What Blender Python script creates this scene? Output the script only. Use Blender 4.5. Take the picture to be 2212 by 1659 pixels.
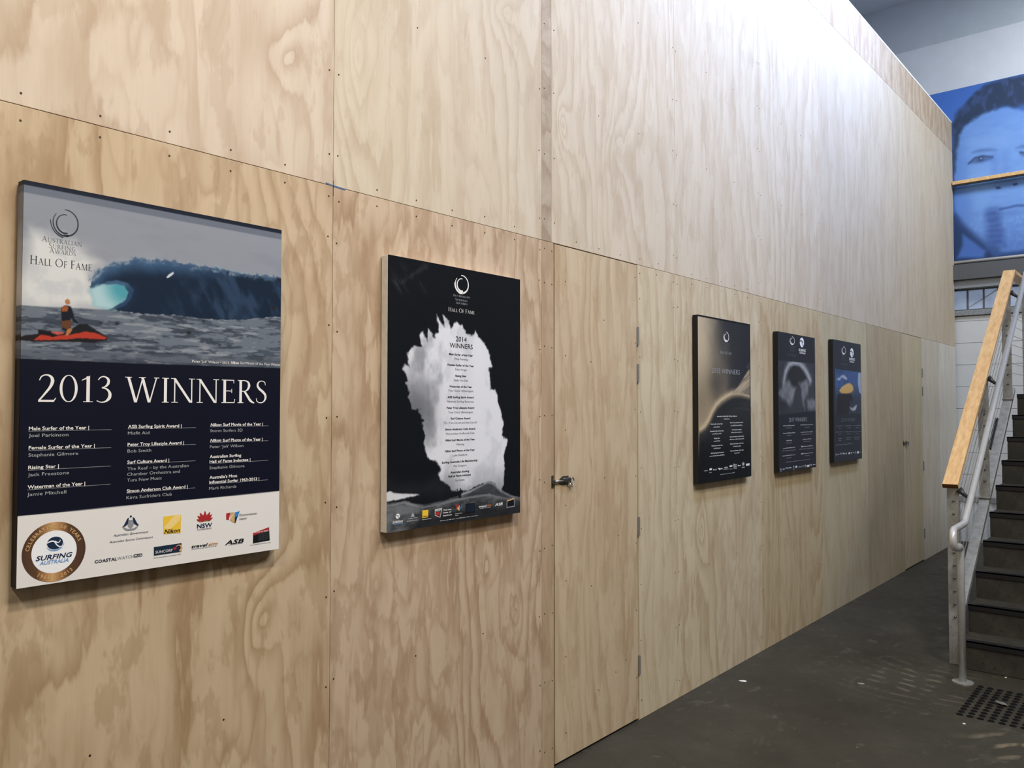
import bpy, bmesh, math, random
import numpy as np
from mathutils import Matrix, Vector

# ------------------------------------------------------------------ camera, world, light, exposure
for o in list(bpy.data.objects): bpy.data.objects.remove(o)
S = bpy.context.scene
COL = S.collection
CAM = {'f': 1748.54, 'F': [0.764021, 0.644492, 0.030032], 'R': [0.644773, -0.764374, 0.000423], 'U': [-0.023228, -0.01904, 0.999549], 'h': 1.6777}
cam = bpy.data.cameras.new('camera'); cam.sensor_width = 36; cam.lens = CAM['f'] / 2212 * 36; cam.clip_start = .05; cam.clip_end = 200
camo = bpy.data.objects.new('camera', cam); COL.objects.link(camo)
R_, U_, F_ = (Vector(CAM[k]) for k in 'RUF')
m = Matrix.Identity(4)
for i in range(3): m[i][0], m[i][1], m[i][2] = R_[i], U_[i], -F_[i]
m.translation = (0, -2.32, CAM['h']); camo.matrix_world = m
S.camera = camo
S.view_settings.view_transform = 'Standard'; S.view_settings.look = 'None'; S.view_settings.gamma = 1
S.view_settings.use_curve_mapping = False; S.view_settings.exposure = 0.0
W = bpy.data.worlds.new('world'); S.world = W; W.use_nodes = True
W.node_tree.nodes['Background'].inputs[0].default_value = (.62, .75, 1, 1); W.node_tree.nodes['Background'].inputs[1].default_value = 1.0

def area(name, loc, size, power, col, rot=(0, 0, 0)):
    l = bpy.data.lights.new(name, 'AREA'); l.shape = 'RECTANGLE'; l.size, l.size_y = size; l.energy = power; l.color = col
    o = bpy.data.objects.new(name, l); COL.objects.link(o); o.location = loc; o.rotation_euler = rot; return o
# daylight from unseen roof lights; the first and last hang below their ceiling openings
SKY = [(2.6, 8.6, -2.3, -1.5), (1.4, 4.6, -6.0, -4.5), (8.9, 9.7, -3.8, -1.4)]
def add_unseen_roof_light(i, power, col):
    x0, x1, y0, y1 = SKY[i]; return area('unseen_roof_light', ((x0 + x1) / 2, (y0 + y1) / 2, 7.2), (x1 - x0, y1 - y0), power, col)
# unseen roof light, turned sideways and narrowed to brighten only the plywood wall's top
k = add_unseen_roof_light(0, 315, (.45, .59, 1)); k.location = (5.6, -1.95, 7.0); k.data.size, k.data.size_y = 5.8, .7; k.rotation_euler = (math.radians(90 - 40), 0, 0); k.data.spread = math.radians(84)
add_unseen_roof_light(1, 375, (1, .98, .96))
# added far light, aimed to brighten the end wall and far plywood
k = add_unseen_roof_light(2, 95, (.84, .91, 1)); k.location = (9.3, -2.9, 7.0); k.data.size, k.data.size_y = 2.0, .8; k.rotation_euler = (math.radians(90 - 46), 0, math.radians(-42)); k.data.spread = math.radians(110)
CEIL = 7.11

# ------------------------------------------------------------------ helpers
def lin(c):
    c = np.asarray(c, float) / 255
    return np.where(c <= .04045, c / 12.92, ((c + .055) / 1.055) ** 2.4)
def lc(r, g, b): return tuple(lin((r, g, b))) + (1,)

class NT:
    def __init__(s, name):
        s.m = bpy.data.materials.new(name); s.m.use_nodes = True; s.t = s.m.node_tree; s.b = s.t.nodes['Principled BSDF']
    def n(s, typ, **k):
        nd = s.t.nodes.new(typ)
        for a, v in k.items():
            if a.startswith('i_'): nd.inputs[int(a[2:])].default_value = v
            else: setattr(nd, a, v)
        return nd
    def l(s, a, b): s.t.links.new(a, b)
    def _in(s, sock, v):
        if isinstance(v, bpy.types.NodeSocket): s.l(v, sock)
        else: sock.default_value = v
    def math(s, op, a, b=0.0, c=0.0):
        nd = s.n('ShaderNodeMath', operation=op)
        for i, v in enumerate((a, b, c)): s._in(nd.inputs[i], v)
        return nd.outputs[0]
    def coord(s): return s.n('ShaderNodeTexCoord').outputs['Object']
    def map(s, vec, scale=(1, 1, 1), loc=(0, 0, 0)):
        nd = s.n('ShaderNodeMapping'); s.l(vec, nd.inputs[0]); nd.inputs[1].default_value = loc; nd.inputs[3].default_value = scale; return nd.outputs[0]
    def noise(s, vec, scale=1, detail=2, rough=.5, dist=0):
        nd = s.n('ShaderNodeTexNoise'); s.l(vec, nd.inputs['Vector']); nd.inputs['Scale'].default_value = scale
        nd.inputs['Detail'].default_value = detail; nd.inputs['Roughness'].default_value = rough; nd.inputs['Distortion'].default_value = dist
        return nd.outputs[0]
    def ramp(s, fac, stops):
        nd = s.n('ShaderNodeValToRGB'); s.l(fac, nd.inputs[0]); cr = nd.color_ramp
        while len(cr.elements) < len(stops): cr.elements.new(.5)
        for e, (p, c) in zip(cr.elements, stops): e.position = p; e.color = c if len(c) == 4 else tuple(c) + (1,)
        return nd.outputs[0]
    def mix(s, fac, a, b):
        nd = s.n('ShaderNodeMix', data_type='RGBA'); s._in(nd.inputs[0], fac); s._in(nd.inputs[6], a); s._in(nd.inputs[7], b); return nd.outputs[2]
    def out(s, col=None, rough=.5, spec=.4, metal=0, bump=None, bstr=.2, bdist=.002):
        if col is not None: s._in(s.b.inputs['Base Color'], col)
        s._in(s.b.inputs['Roughness'], rough); s.b.inputs['Specular IOR Level'].default_value = spec; s.b.inputs['Metallic'].default_value = metal
        if bump is not None:
            bn = s.n('ShaderNodeBump'); bn.inputs['Strength'].default_value = bstr; bn.inputs['Distance'].default_value = bdist
            s.l(bump, bn.inputs['Height']); s.l(bn.outputs[0], s.b.inputs['Normal'])
        return s.m

_mc = {}
def flat(name, rgb, rough=.5, spec=.4, metal=0, var=.06, scale=40):
    if name in _mc: return _mc[name]
    t = NT(name); v = t.noise(t.coord(), scale, 3)
    c = np.array(lc(*rgb)[:3])
    col = t.ramp(v, [(.3, tuple(c * (1 - var))), (.7, tuple(np.minimum(c * (1 + var), 1)))])
    _mc[name] = t.out(col, rough, spec, metal); return _mc[name]

def ob(name, mesh, mat=None, parent=None, loc=None):
    o = bpy.data.objects.new(name, mesh); COL.objects.link(o)
    if mat is not None:
        if isinstance(mat, (list, tuple)):
            for q in mat: mesh.materials.append(q)
        elif not mesh.materials: mesh.materials.append(mat)
    if parent: o.parent = parent
    if loc: o.location = loc
    return o
def tag(o, label, cat, group=None):
    o['label'] = label; o['category'] = cat
    if group: o['group'] = group
    return o
def struct(o): o['kind'] = 'structure'; return o
def empty(name, loc, rz=0):
    o = bpy.data.objects.new(name, None); COL.objects.link(o); o.location = loc; o.rotation_euler = (0, 0, rz); o.empty_display_size = .1; return o
def bm_mesh(bm, name, smooth=False):
    me = bpy.data.meshes.new(name); bm.normal_update(); bm.to_mesh(me); bm.free()
    if smooth:
        for p in me.polygons: p.use_smooth = True
    return me
def bbox(bm, x0, x1, y0, y1, z0, z1, bev=0):
    r = bmesh.ops.create_cube(bm, size=1)
    for v in r['verts']: v.co = ((x0 + x1) / 2 + v.co.x * (x1 - x0), (y0 + y1) / 2 + v.co.y * (y1 - y0), (z0 + z1) / 2 + v.co.z * (z1 - z0))
    if bev:
        es = {e for v in r['verts'] for e in v.link_edges}
        bmesh.ops.bevel(bm, geom=list(es), offset=bev, segments=1, affect='EDGES', profile=.5)
def box(name, x0, x1, y0, y1, z0, z1, mat, parent=None, bev=0, loc=None):
    bm = bmesh.new(); bbox(bm, x0, x1, y0, y1, z0, z1, bev); return ob(name, bm_mesh(bm, name), mat, parent, loc)
def beam(bm, p0, p1, up, w, h, bev=0):
    """rectangular bar from p0 to p1; w across, h along 'up'"""
    p0, p1, up = Vector(p0), Vector(p1), Vector(up); d = (p1 - p0).normalized(); s = d.cross(up).normalized(); u = s.cross(d).normalized()
    vs = [bm.verts.new(p + s * a * w / 2 + u * b * h / 2) for p in (p0, p1) for a, b in ((-1, -1), (1, -1), (1, 1), (-1, 1))]
    fs = [(3, 2, 1, 0), (4, 5, 6, 7)] + [(i, (i + 1) % 4, (i + 1) % 4 + 4, i + 4) for i in range(4)]
    nf = [bm.faces.new([vs[i] for i in f]) for f in fs]
    bmesh.ops.recalc_face_normals(bm, faces=nf)
    if bev: bmesh.ops.bevel(bm, geom=list({e for f in nf for e in f.edges}), offset=bev, segments=2, affect='EDGES', profile=.5)
def tube(bm, pts, r, seg=14, cap=True):
    pts = [Vector(p) for p in pts]; rings = []; n = len(pts)
    rr = r if isinstance(r, (list, tuple)) else [r] * n
    t0 = (pts[1] - pts[0]).normalized(); a = Vector((0, 0, 1)) if abs(t0.z) < .9 else Vector((0, 1, 0)); u = t0.cross(a).normalized()
    for i, p in enumerate(pts):
        t = ((pts[min(i + 1, n - 1)] - p).normalized() + (p - pts[max(i - 1, 0)]).normalized()).normalized()
        u = (u - t * u.dot(t)).normalized(); v = t.cross(u)
        rings.append([bm.verts.new(p + (u * math.cos(2 * math.pi * k / seg) + v * math.sin(2 * math.pi * k / seg)) * rr[i]) for k in range(seg)])
    fs = []
    for a, b in zip(rings, rings[1:]):
        for k in range(seg): fs.append(bm.faces.new((a[k], a[(k + 1) % seg], b[(k + 1) % seg], b[k])))
    if cap: fs += [bm.faces.new(rings[0][::-1]), bm.faces.new(rings[-1])]
    bmesh.ops.recalc_face_normals(bm, faces=fs)
def tubeob(name, pts, r, mat, parent, seg=14):
    bm = bmesh.new(); tube(bm, pts, r, seg); return ob(name, bm_mesh(bm, name, True), mat, parent)

# ------------------------------------------------------------------ plywood
def ply(name, seed, K=7, lean=.5, con=.8, early=(226, 203, 168), late=(196, 160, 120), amp=1.0, sx=1.3, sz=.33, jag=.05, knots=(), blot=.3, warp=.2):
    t = NT(name); co = t.coord(); rs = random.Random(seed); off = (rs.uniform(0, 60), 0, rs.uniform(0, 60))
    wn = t.n('ShaderNodeTexNoise'); t.l(t.map(co, (2.6, 0, 1.1), off), wn.inputs['Vector']); wn.inputs['Scale'].default_value = 1; wn.inputs['Detail'].default_value = 2
    wv = t.n('ShaderNodeVectorMath', operation='MULTIPLY_ADD'); t.l(wn.outputs['Color'], wv.inputs[0]); wv.inputs[1].default_value = (warp, 0, warp * 1.8); t.l(co, wv.inputs[2]); wc = wv.outputs[0]
    sep = t.n('ShaderNodeSeparateXYZ'); t.l(wc, sep.inputs[0]); x, z = sep.outputs[0], sep.outputs[2]
    n1 = t.noise(t.map(wc, (sx, 0, sz), off), 1, 2, .5)
    n2 = t.noise(t.map(co, (8, 0, 1.0), off), 1, 3, .6)
    n3 = t.noise(t.map(co, (42, 0, 6), off), 1, 2, .6)
    h = t.math('MULTIPLY_ADD', n1, amp, t.math('MULTIPLY', x, lean))
    h = t.math('MULTIPLY_ADD', n2, jag * 2.0, h); h = t.math('MULTIPLY_ADD', n3, jag * .55, h)
    for kx, kz, rx, rz, a in knots:
        kx += warp * .5; kz += warp * .9
        dx = t.math('DIVIDE', t.math('SUBTRACT', x, kx), rx); dz = t.math('DIVIDE', t.math('SUBTRACT', z, kz), rz)
        g = t.math('EXPONENT', t.math('MULTIPLY', t.math('SQRT', t.math('ADD', t.math('MULTIPLY', dx, dx), t.math('MULTIPLY', dz, dz))), -1.3))
        h = t.math('MULTIPLY_ADD', g, a, h)
    fr = t.math('FRACT', t.math('MULTIPLY', h, K))
    ring = t.ramp(fr, [(0, (.55,) * 3), (.06, (.1,) * 3), (.35, (.0,) * 3), (.62, (.35,) * 3), (.86, (.8,) * 3), (.95, (1,) * 3), (1, (.55,) * 3)])
    patch = t.noise(t.map(co, (2.2, 0, .8), (off[2], 0, off[0])), 1, 2, .5)
    st = t.math('MULTIPLY', ring, t.ramp(patch, [(.34, (con * .35,) * 3), (.58, (con,) * 3)]))
    e, l = np.array(lc(*early)[:3]), np.array(lc(*late)[:3])
    bl = t.noise(t.map(co, (3.5, 0, 1.3), (off[0] + 9, 0, off[2])), 1, 3, .6)
    base = t.mix(t.ramp(bl, [(.35, (0,) * 3), (.7, (blot,) * 3)]), tuple(e) + (1,), tuple(l * .6 + e * .4) + (1,))
    col = t.mix(st, base, tuple(l) + (1,))
    h2 = t.noise(t.map(wc, (sx * 2.6, 0, sz * 2.4), (off[2] + 5, 0, off[0] + 3)), 1, 3, .55)
    fr2 = t.math('FRACT', t.math('MULTIPLY', t.math('MULTIPLY_ADD', n3, .05, h2), 9.0))
    r2 = t.ramp(fr2, [(0, (.3,) * 3), (.1, (0,) * 3), (.55, (.1,) * 3), (.9, (1,) * 3), (1, (.3,) * 3)])
    col = t.mix(t.math('MULTIPLY', r2, t.ramp(patch, [(.42, (con * .55,) * 3), (.62, (con * .12,) * 3)])), col, tuple(l) + (1,))
    drip = t.noise(t.map(co, (9, 0, 3.2), (off[0] + 31, 0, off[2] + 17)), 1, 4, .65)
    col = t.mix(t.ramp(drip, [(.53, (0,) * 3), (.575, (con * .42,) * 3)]), col, tuple(l * .96) + (1,))
    fib = t.noise(t.map(co, (260, 0, 7), off), 1, 2, .6)
    col = t.mix(t.ramp(fib, [(.35, (.06,) * 3), (.6, (0,) * 3)]), col, tuple(l * .75) + (1,))
    return t.out(col, .62, .25, 0, fib, .12, .0006)

J = 2.465; J2 = 4.962; TOP = 5.35
WX0, WX1 = -3.0, 11.515
wood_core = flat('ply_core_dark', (58, 44, 32), .9, .1)
WARM = dict(early=(199, 177, 146), late=(154, 125, 91))
PALE = dict(early=(205, 191, 166), late=(172, 149, 120))
PALE_LOW = dict(early=(204, 189, 157), late=(171, 147, 113))
COOL_UP = dict(early=(198, 184, 160), late=(168, 147, 120))
COOL = dict(early=(192, 179, 147), late=(164, 144, 110))
wall_left = struct(box('wall_left', WX0, WX1, .016, .11, 0, TOP - .004, wood_core))
SHEETS = []
def sheet(x0, x1, z0, z1, mat, top=0):
    g = .0009
    o = box('plywood_sheet', 0, x1 - x0 - 2 * g, 0, .017, 0, z1 - z0 - 2 * g, mat, wall_left, bev=.0006, loc=(x0 + g, 0, z0 + g)); SHEETS.append((o, x0, x1, z0, z1)); return o
NRM = [
 # lower row
 (-3.0, -1.833, 0, J, ply('plywood_a', 1, 16, .3, .8, **WARM)), (-1.833, -.633, 0, J, ply('plywood_b', 2, 16, .3, .8, **WARM)), (-.633, .567, 0, J, ply('plywood_c', 3, 16, .2, .85, **WARM)),
 (.567, 1.767, 0, J, ply('plywood_d', 14, 17, .36, .85, amp=.75, sx=1.2, sz=.4, jag=.05, knots=[(.93, .95, .1, .2, .19), (.82, .47, .05, .1, .12), (.15, .25, .25, .25, .2), (.98, 1.95, .08, .2, -.16), (.94, 1.25, .12, .12, -.14)], **WARM)),
 (1.767, 2.966, 0, J, ply('plywood_e', 25, 15, .3, .85, amp=.8, sx=1.3, sz=.5, jag=.08, knots=[(.42, .38, .14, .25, .17), (.22, 1.05, .06, .14, .14), (.85, .95, .08, .2, .14), (1.02, .8, .08, .12, -.15)], early=(199, 177, 149), late=(155, 125, 95))),
 (3.82, 4.238, 0, J, ply('plywood_f', 36, 18, .5, .6, amp=.5, sz=.2, **PALE_LOW)),
 (4.238, 5.449, 0, J, ply('plywood_g', 47, 18, .35, .75, amp=.7, sz=.35, knots=[(.32, .9, .08, .16, .17), (.75, .8, .1, .3, -.15)], **PALE_LOW)),
 (5.449, 6.655, 0, J, ply('plywood_h', 58, 18, .3, .65, amp=.7, sz=.25, early=(194, 176, 140), late=(160, 133, 96))), (6.655, 7.842, 0, J, ply('plywood_i', 69, 16, .3, .5, amp=.6, sz=.25, **COOL)),
 (7.842, 9.06, 0, J, ply('plywood_j', 70, 15, .25, .5, amp=.6, sz=.25, early=(178, 163, 132), late=(156, 136, 103))), (9.835, 10.62, 0, J, ply('plywood_k', 81, 12, .25, .45, amp=.6, sz=.25, early=(202, 193, 176), late=(176, 161, 138))), (10.62, 11.51, 0, J, ply('plywood_l', 92, 12, .25, .4, amp=.6, sz=.25, early=(212, 207, 196), late=(188, 177, 158))),  # last two sheets painted paler, with far-end daylight put into the colour
 # upper row
 (-3.0, -1.833, J, J2, ply('plywood_m', 101, 14, .3, .7, **WARM)), (-1.833, -.633, J, J2, ply('plywood_n', 102, 14, .3, .7, **WARM)), (-.633, .567, J, J2, ply('plywood_o', 103, 14, .2, .7, **WARM)),
 (.567, 1.767, J, J2, ply('plywood_p', 104, 13, .3, .7, amp=.8, sx=1.4, sz=.4, jag=.05, knots=[(1.02, .43, .11, .16, .22), (.68, .6, .05, .07, .2), (.3, .72, .2, .25, -.3), (1.0, 1.1, .1, .2, .2)], early=(209, 193, 171), late=(172, 146, 119))),
 (1.767, 2.966, J, J2, ply('plywood_q', 215, 16, .4, .5, amp=.6, sz=.3, knots=[(.12, .55, .06, .25, .2), (.95, 1.0, .14, .1, .15)], **PALE)),
 (2.966, 3.04, J, J2, ply('plywood_strip', 6, 14, .2, .8, amp=.6, sz=1.6, early=(182, 167, 144), late=(148, 126, 101))),
 (3.04, 4.238, J, J2, ply('plywood_r', 307, 17, .35, .55, amp=.7, sz=.35, knots=[(.6, .55, .2, .25, .2), (.1, .6, .07, .1, .2)], **PALE)), (4.238, 5.449, J, J2, ply('plywood_s', 408, 15, .3, .5, amp=.6, sz=.25, **PALE)),
 (5.449, 6.655, J, J2, ply('plywood_t', 509, 15, .3, .5, amp=.6, sz=.3, **PALE)), (6.655, 7.842, J, J2, ply('plywood_u', 510, 14, .25, .45, amp=.6, sz=.25, **COOL_UP)), (7.842, 9.06, J, J2, ply('plywood_v', 611, 13, .2, .45, amp=.6, sz=.25, **COOL_UP)),
 (9.06, 10.26, J, J2, ply('plywood_w', 712, 12, .2, .4, amp=.6, sz=.25, **COOL_UP)), (10.26, 11.51, J, J2, ply('plywood_x', 813, 12, .2, .4, amp=.6, sz=.25, **COOL_UP)),
 (2.966, 3.0575, 0, J, ply('plywood_jamb', 7, 12, .3, .6, amp=.4, sz=.4, early=(184, 161, 130), late=(152, 123, 93))),
 (3.811, 3.82, 0, J, ply('plywood_jamb2', 8, 8, .3, .4, **COOL))]
for a in NRM: sheet(*a)
# narrow top strip of offcuts
tops = [-3, -.6, 1.8, 4.2, 6.6, 9.0, 11.51]
for i in range(len(tops) - 1): sheet(tops[i], tops[i + 1], J2, TOP - .01, ply('plywood_top_%s' % 'abcdef'[i], 900 + i, 14, .4, .8, amp=.6, sz=.5, early=(188, 171, 146), late=(154, 128, 101)))
white_trim = flat('white_capping', (236, 236, 238), .4)
box('top_cap', WX0, WX1, .001, .118, TOP - .006, TOP + .012, white_trim, wall_left)
# screws
sm = bmesh.new(); bmesh.ops.create_cone(sm, cap_ends=True, segments=8, radius1=.0036, radius2=.0028, depth=.0016, matrix=Matrix.Rotation(math.pi / 2, 4, 'X'))
screw_me = bm_mesh(sm, 'screw'); screw_mat = flat('screw_dark', (62, 50, 40), .55, .4, .3); screw_me.materials.append(screw_mat)
rs = random.Random(5); nscrew = 0
def screw(par, x, z):
    global nscrew
    o = bpy.data.objects.new('screw', screw_me); COL.objects.link(o); o.parent = par; o.location = (x, -.0004, z); nscrew += 1
for o, x0, x1, z0, z1 in SHEETS:
    w, hh = x1 - x0, z1 - z0
    if x1 < .5 or x0 > 6.5 or z0 > J2 - .1: continue
    zmax = 3.4 if z0 > 1 and x0 < 1.9 else (4.3 if z0 > 1 else J)
    if w < .02: continue
    zs = [q for q in np.arange(.1, hh - .06, .31)] + [hh - .045]
    if w < .2:
        for q in zs:
            if z0 + q < zmax:
                for dx in ((.018,) if z0 > 1 else (.018, w - .016)): screw(o, dx, q + rs.uniform(-.008, .008))
        continue
    cols = [.02, w - .02] + ([w * .335, w * .665] if w > .8 else [])
    for c in cols:
        for q in (zs if c in cols[:2] else zs[::2] + [zs[-1]]):
            if z0 + q < zmax and x0 + c > .55 and (c in cols[:2] or .12 < q < hh - .12): screw(o, c + rs.uniform(-.005, .005), q + rs.uniform(-.012, .012))
    for q in np.arange(.2, w - .1, .2):
        if x0 + q > .55 and x0 < 4.5: screw(o, q, (hh - .035 if z0 < 1 else .03) + rs.uniform(-.006, .006))
# blue chalk mark on the sheet crossing
bm = bmesh.new()
for (xa, za, xb, zb, w) in [(1.735, J + .004, 1.768, J, .005), (1.768, J, 1.82, J - .002, .006), (1.768, J - .035, 1.768, J + .02, .003)]:
    beam(bm, (xa, -.0005, za), (xb, -.0005, zb), (0, 0, 1) if abs(xa - xb) > .01 else (1, 0, 0), .0004, w)
ob('chalk_mark', bm_mesh(bm, 'chalk_mark'), flat('blue_chalk', (84, 104, 136), .9, .1, 0, .3, 300), wall_left)

# ------------------------------------------------------------------ doors cut into the plywood
steel_dark = flat('galvanised_dark', (98, 98, 92), .35, .5, .8, .2, 120)
hinge_mat = flat('hinge_steel', (150, 150, 150), .4, .5, .6)
def door(name, x0, x1, mat, bolt_z):
    d = box(name, 0, x1 - x0, 0, .02, 0, J - .016, mat, bev=.001, loc=(x0, .0005, .012)); struct(d)
    w = x1 - x0
    for z in (2.06, 1.857, 1.028, .284):
        bm = bmesh.new(); tube(bm, [(w + .002, -.006, z - .05), (w + .002, -.006, z + .05)], .0065, 10); bbox(bm, w - .002, w + .012, -.003, .002, z - .05, z + .05)
        ob('hinge', bm_mesh(bm, 'hinge'), hinge_mat, d)
    for z in [q for q in np.arange(.12, 2.35, .36)]: screw(d, .085, z); screw(d, w - .018, z + .1)
    for x, z in ((.36, .25), (.52, .3), (.62, .34), (.3, .78), (.55, 1.0), (.42, 1.31), (.3, 1.9), (.42, 2.12)): screw(d, x, z)
    # pad bolt: keeper, back plate, bolt, housing and ring
    b = bolt_z - .012
    bm = bmesh.new(); bbox(bm, -.03, -.014, -.004, 0, b - .03, b + .03, .002); bbox(bm, -.03, -.014, -.016, -.003, b - .011, b + .011, .003)
    ob('keeper', bm_mesh(bm, 'keeper'), steel_dark, d)
    bm = bmesh.new(); pts = [(.03, -.013), (.055, -.02), (.105, -.02), (.105, .021), (.06, .021), (.035, .01)]
    vs = [bm.verts.new((x, -.003, b + z)) for x, z in pts] + [bm.verts.new((x, .0005, b + z)) for x, z in pts]
    bm.faces.new(vs[:6]); bm.faces.new(vs[6:][::-1])
    for i in range(6): bm.faces.new((vs[i], vs[i + 6], vs[(i + 1) % 6 + 6], vs[(i + 1) % 6]))
    bmesh.ops.recalc_face_normals(bm, faces=bm.faces); bp_ = ob('bolt_plate', bm_mesh(bm, 'bolt_plate'), steel_dark, d)
    bm = bmesh.new(); tube(bm, [(-.024, -.009, b), (.09, -.009, b)], .0055, 10); ob('bolt', bm_mesh(bm, 'bolt', True), flat('bolt_steel', (165, 160, 152), .3, .5, .8), d)
    bm = bmesh.new(); bbox(bm, .05, .108, -.02, -.002, b - .006, b + .014, .004); ob('bolt_housing', bm_mesh(bm, 'bolt_housing'), steel_dark, d)
    bm = bmesh.new()
    tube(bm, [(.116 + .014 * math.cos(a), -.016, b - .004 + .016 * math.sin(a)) for a in np.linspace(0, 6.283, 17)], .0035, 8)
    tube(bm, [(.098, -.012, b - .012), (.108, -.02, b - .03), (.12, -.02, b - .026), (.122, -.016, b - .012)], .003, 8)
    ob('bolt_ring', bm_mesh(bm, 'bolt_ring', True), flat('bolt_steel', (165, 160, 152)), d)
    return d
door('door_1', 3.0665, 3.8075, ply('plywood_door', 33, 20, .4, .65, amp=.6, sx=1.6, sz=.22, early=(198, 178, 146), late=(164, 136, 101)), 1.332)
door('door_2', 9.064, 9.831, ply('plywood_door_far', 34, 12, .3, .45, amp=.5, sz=.2, **COOL), 1.318)

# ------------------------------------------------------------------ floor, ceiling, other walls
def floor_mat():
    t = NT('worn_concrete'); co = t.coord(); sep = t.n('ShaderNodeSeparateXYZ'); t.l(co, sep.inputs[0]); x, y = sep.outputs[0], sep.outputs[1]
    a = t.noise(co, 1.6, 5, .6); b = t.noise(co, 9, 4, .6); c = t.noise(t.map(co, (1, 1.4, 1)), 5, 3, .7, 1.5)
    col = t.ramp(a, [(.3, lc(50, 47, 39)), (.55, lc(61, 58, 49)), (.75, lc(72, 69, 59))])
    col = t.mix(t.ramp(b, [(.4, (0,) * 3), (.75, (.35,) * 3)]), col, lc(64, 62, 54))
    col = t.mix(t.ramp(c, [(.6, (0,) * 3), (.76, (.16,) * 3)]), col, lc(150, 146, 132))
    # pale broken arcs mixed into the floor colour, each set round its own centre
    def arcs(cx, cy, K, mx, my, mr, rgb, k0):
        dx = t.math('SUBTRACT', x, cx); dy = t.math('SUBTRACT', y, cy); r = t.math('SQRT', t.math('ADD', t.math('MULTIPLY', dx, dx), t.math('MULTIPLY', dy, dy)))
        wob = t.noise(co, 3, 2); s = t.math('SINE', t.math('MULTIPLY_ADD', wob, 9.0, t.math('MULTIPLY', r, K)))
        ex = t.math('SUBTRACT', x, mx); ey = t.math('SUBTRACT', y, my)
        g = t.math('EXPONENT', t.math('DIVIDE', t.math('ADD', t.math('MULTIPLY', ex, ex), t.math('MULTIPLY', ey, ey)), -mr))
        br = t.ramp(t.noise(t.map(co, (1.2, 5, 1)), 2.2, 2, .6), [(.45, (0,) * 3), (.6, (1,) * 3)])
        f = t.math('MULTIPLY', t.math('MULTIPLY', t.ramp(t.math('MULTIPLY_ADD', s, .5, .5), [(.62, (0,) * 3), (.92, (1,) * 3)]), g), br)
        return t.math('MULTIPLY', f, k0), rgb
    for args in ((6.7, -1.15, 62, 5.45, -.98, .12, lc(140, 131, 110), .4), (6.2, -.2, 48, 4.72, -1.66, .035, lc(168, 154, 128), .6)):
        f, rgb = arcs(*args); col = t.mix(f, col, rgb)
    sp = t.noise(co, 55, 2, .5); col = t.mix(t.ramp(sp, [(.72, (0,) * 3), (.78, (.5,) * 3)]), col, lc(170, 168, 160))
    rough = t.ramp(b, [(.3, (.42,) * 3), (.7, (.6,) * 3)])
    return t.out(col, rough, .22, 0, b, .15, .002)
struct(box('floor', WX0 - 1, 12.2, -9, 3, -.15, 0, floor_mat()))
white_wall = flat('white_paint', (214, 216, 218), .7, .2, 0, .03, 6)
grey_paint = flat('ceiling_paint', (224, 228, 230), .8, .2, 0, .03, 6)
# ceiling slab with openings for the unseen roof lights
bm = bmesh.new()
xs = sorted({WX0 - 1, 12.2} | {q for s in SKY for q in s[:2]}); ys = sorted({-9.0, 3.0} | {q for s in SKY for q in s[2:]})
for xa, xb in zip(xs, xs[1:]):
    for ya, yb in zip(ys, ys[1:]):
        mx, my = (xa + xb) / 2, (ya + yb) / 2
        if any(s[0] < mx < s[1] and s[2] < my < s[3] for s in SKY): continue
        bbox(bm, xa, xb, ya, yb, CEIL, CEIL + .12)
struct(ob('ceiling', bm_mesh(bm, 'ceiling'), grey_paint))
dim_wall = flat('grey_wall_paint', (150, 146, 140), .8, .2)
struct(box('wall_right', WX0 - 1, 12.2, -9.15, -9, 0, CEIL, dim_wall)); struct(box('wall_back', WX0 - 1.15, WX0 - 1, -9.15, 3, 0, CEIL, dim_wall)); struct(box('wall_rear', WX0 - 1, 12.2, 3, 3.15, 0, CEIL, white_wall))
# far wall with opening for the transom window
FX = 11.55
bm = bmesh.new()
bbox(bm, FX + .03, FX + .2, -9, 3, 0, 2.92); bbox(bm, FX + .03, FX + .2, -9, 3, 3.2, 6.45); bbox(bm, FX + .03, FX + .2, -9, -2.6, 2.92, 3.2); bbox(bm, FX + .03, FX + .2, .8, 3, 2.92, 3.2)
wall_far = struct(ob('wall_far', bm_mesh(bm, 'wall_far'), white_wall))
box('upper_wall_band', FX + .03, FX + .2, -9, 3, 6.45, CEIL, flat('upper_wall_grey', (186, 192, 196), .7, .2, 0, .03, 6), wall_far)  # upper part of the end wall in a slightly darker grey
for i in range(9):
    z = .57 + i * .277
    box('lining_board', FX, FX + .03, -8.9, 2.9, z, min(z + .277, 2.85) - .004, white_wall, wall_far, bev=.002)
bm = bmesh.new(); n = 240; y = -2.6; ribs = []
for i in range(n + 1):
    yy = .1 - i * .02; ribs.append((yy, FX + (.012 if (i // 1) % 4 in (0, 1) else .0)))
va = [bm.verts.new((q, p, 0)) for p, q in ribs]; vb = [bm.verts.new((q, p, .5)) for p, q in ribs]
for i in range(n): bm.faces.new((va[i], vb[i], vb[i + 1], va[i + 1]))
bbox(bm, FX + .014, FX + .03, -4.7, .1, 0, .5)
ob('ribbed_skirting', bm_mesh(bm, 'ribbed_skirting'), flat('white_sheet_metal', (228, 232, 238), .28, .5), wall_far)
box('dado_rail', FX - .012, FX + .03, -8.9, 2.9, .5, .568, flat('grey_trim', (150, 152, 154), .5), wall_far, bev=.003)
grey_steel = flat('painted_steel_grey', (92, 94, 98), .5, .4)
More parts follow.
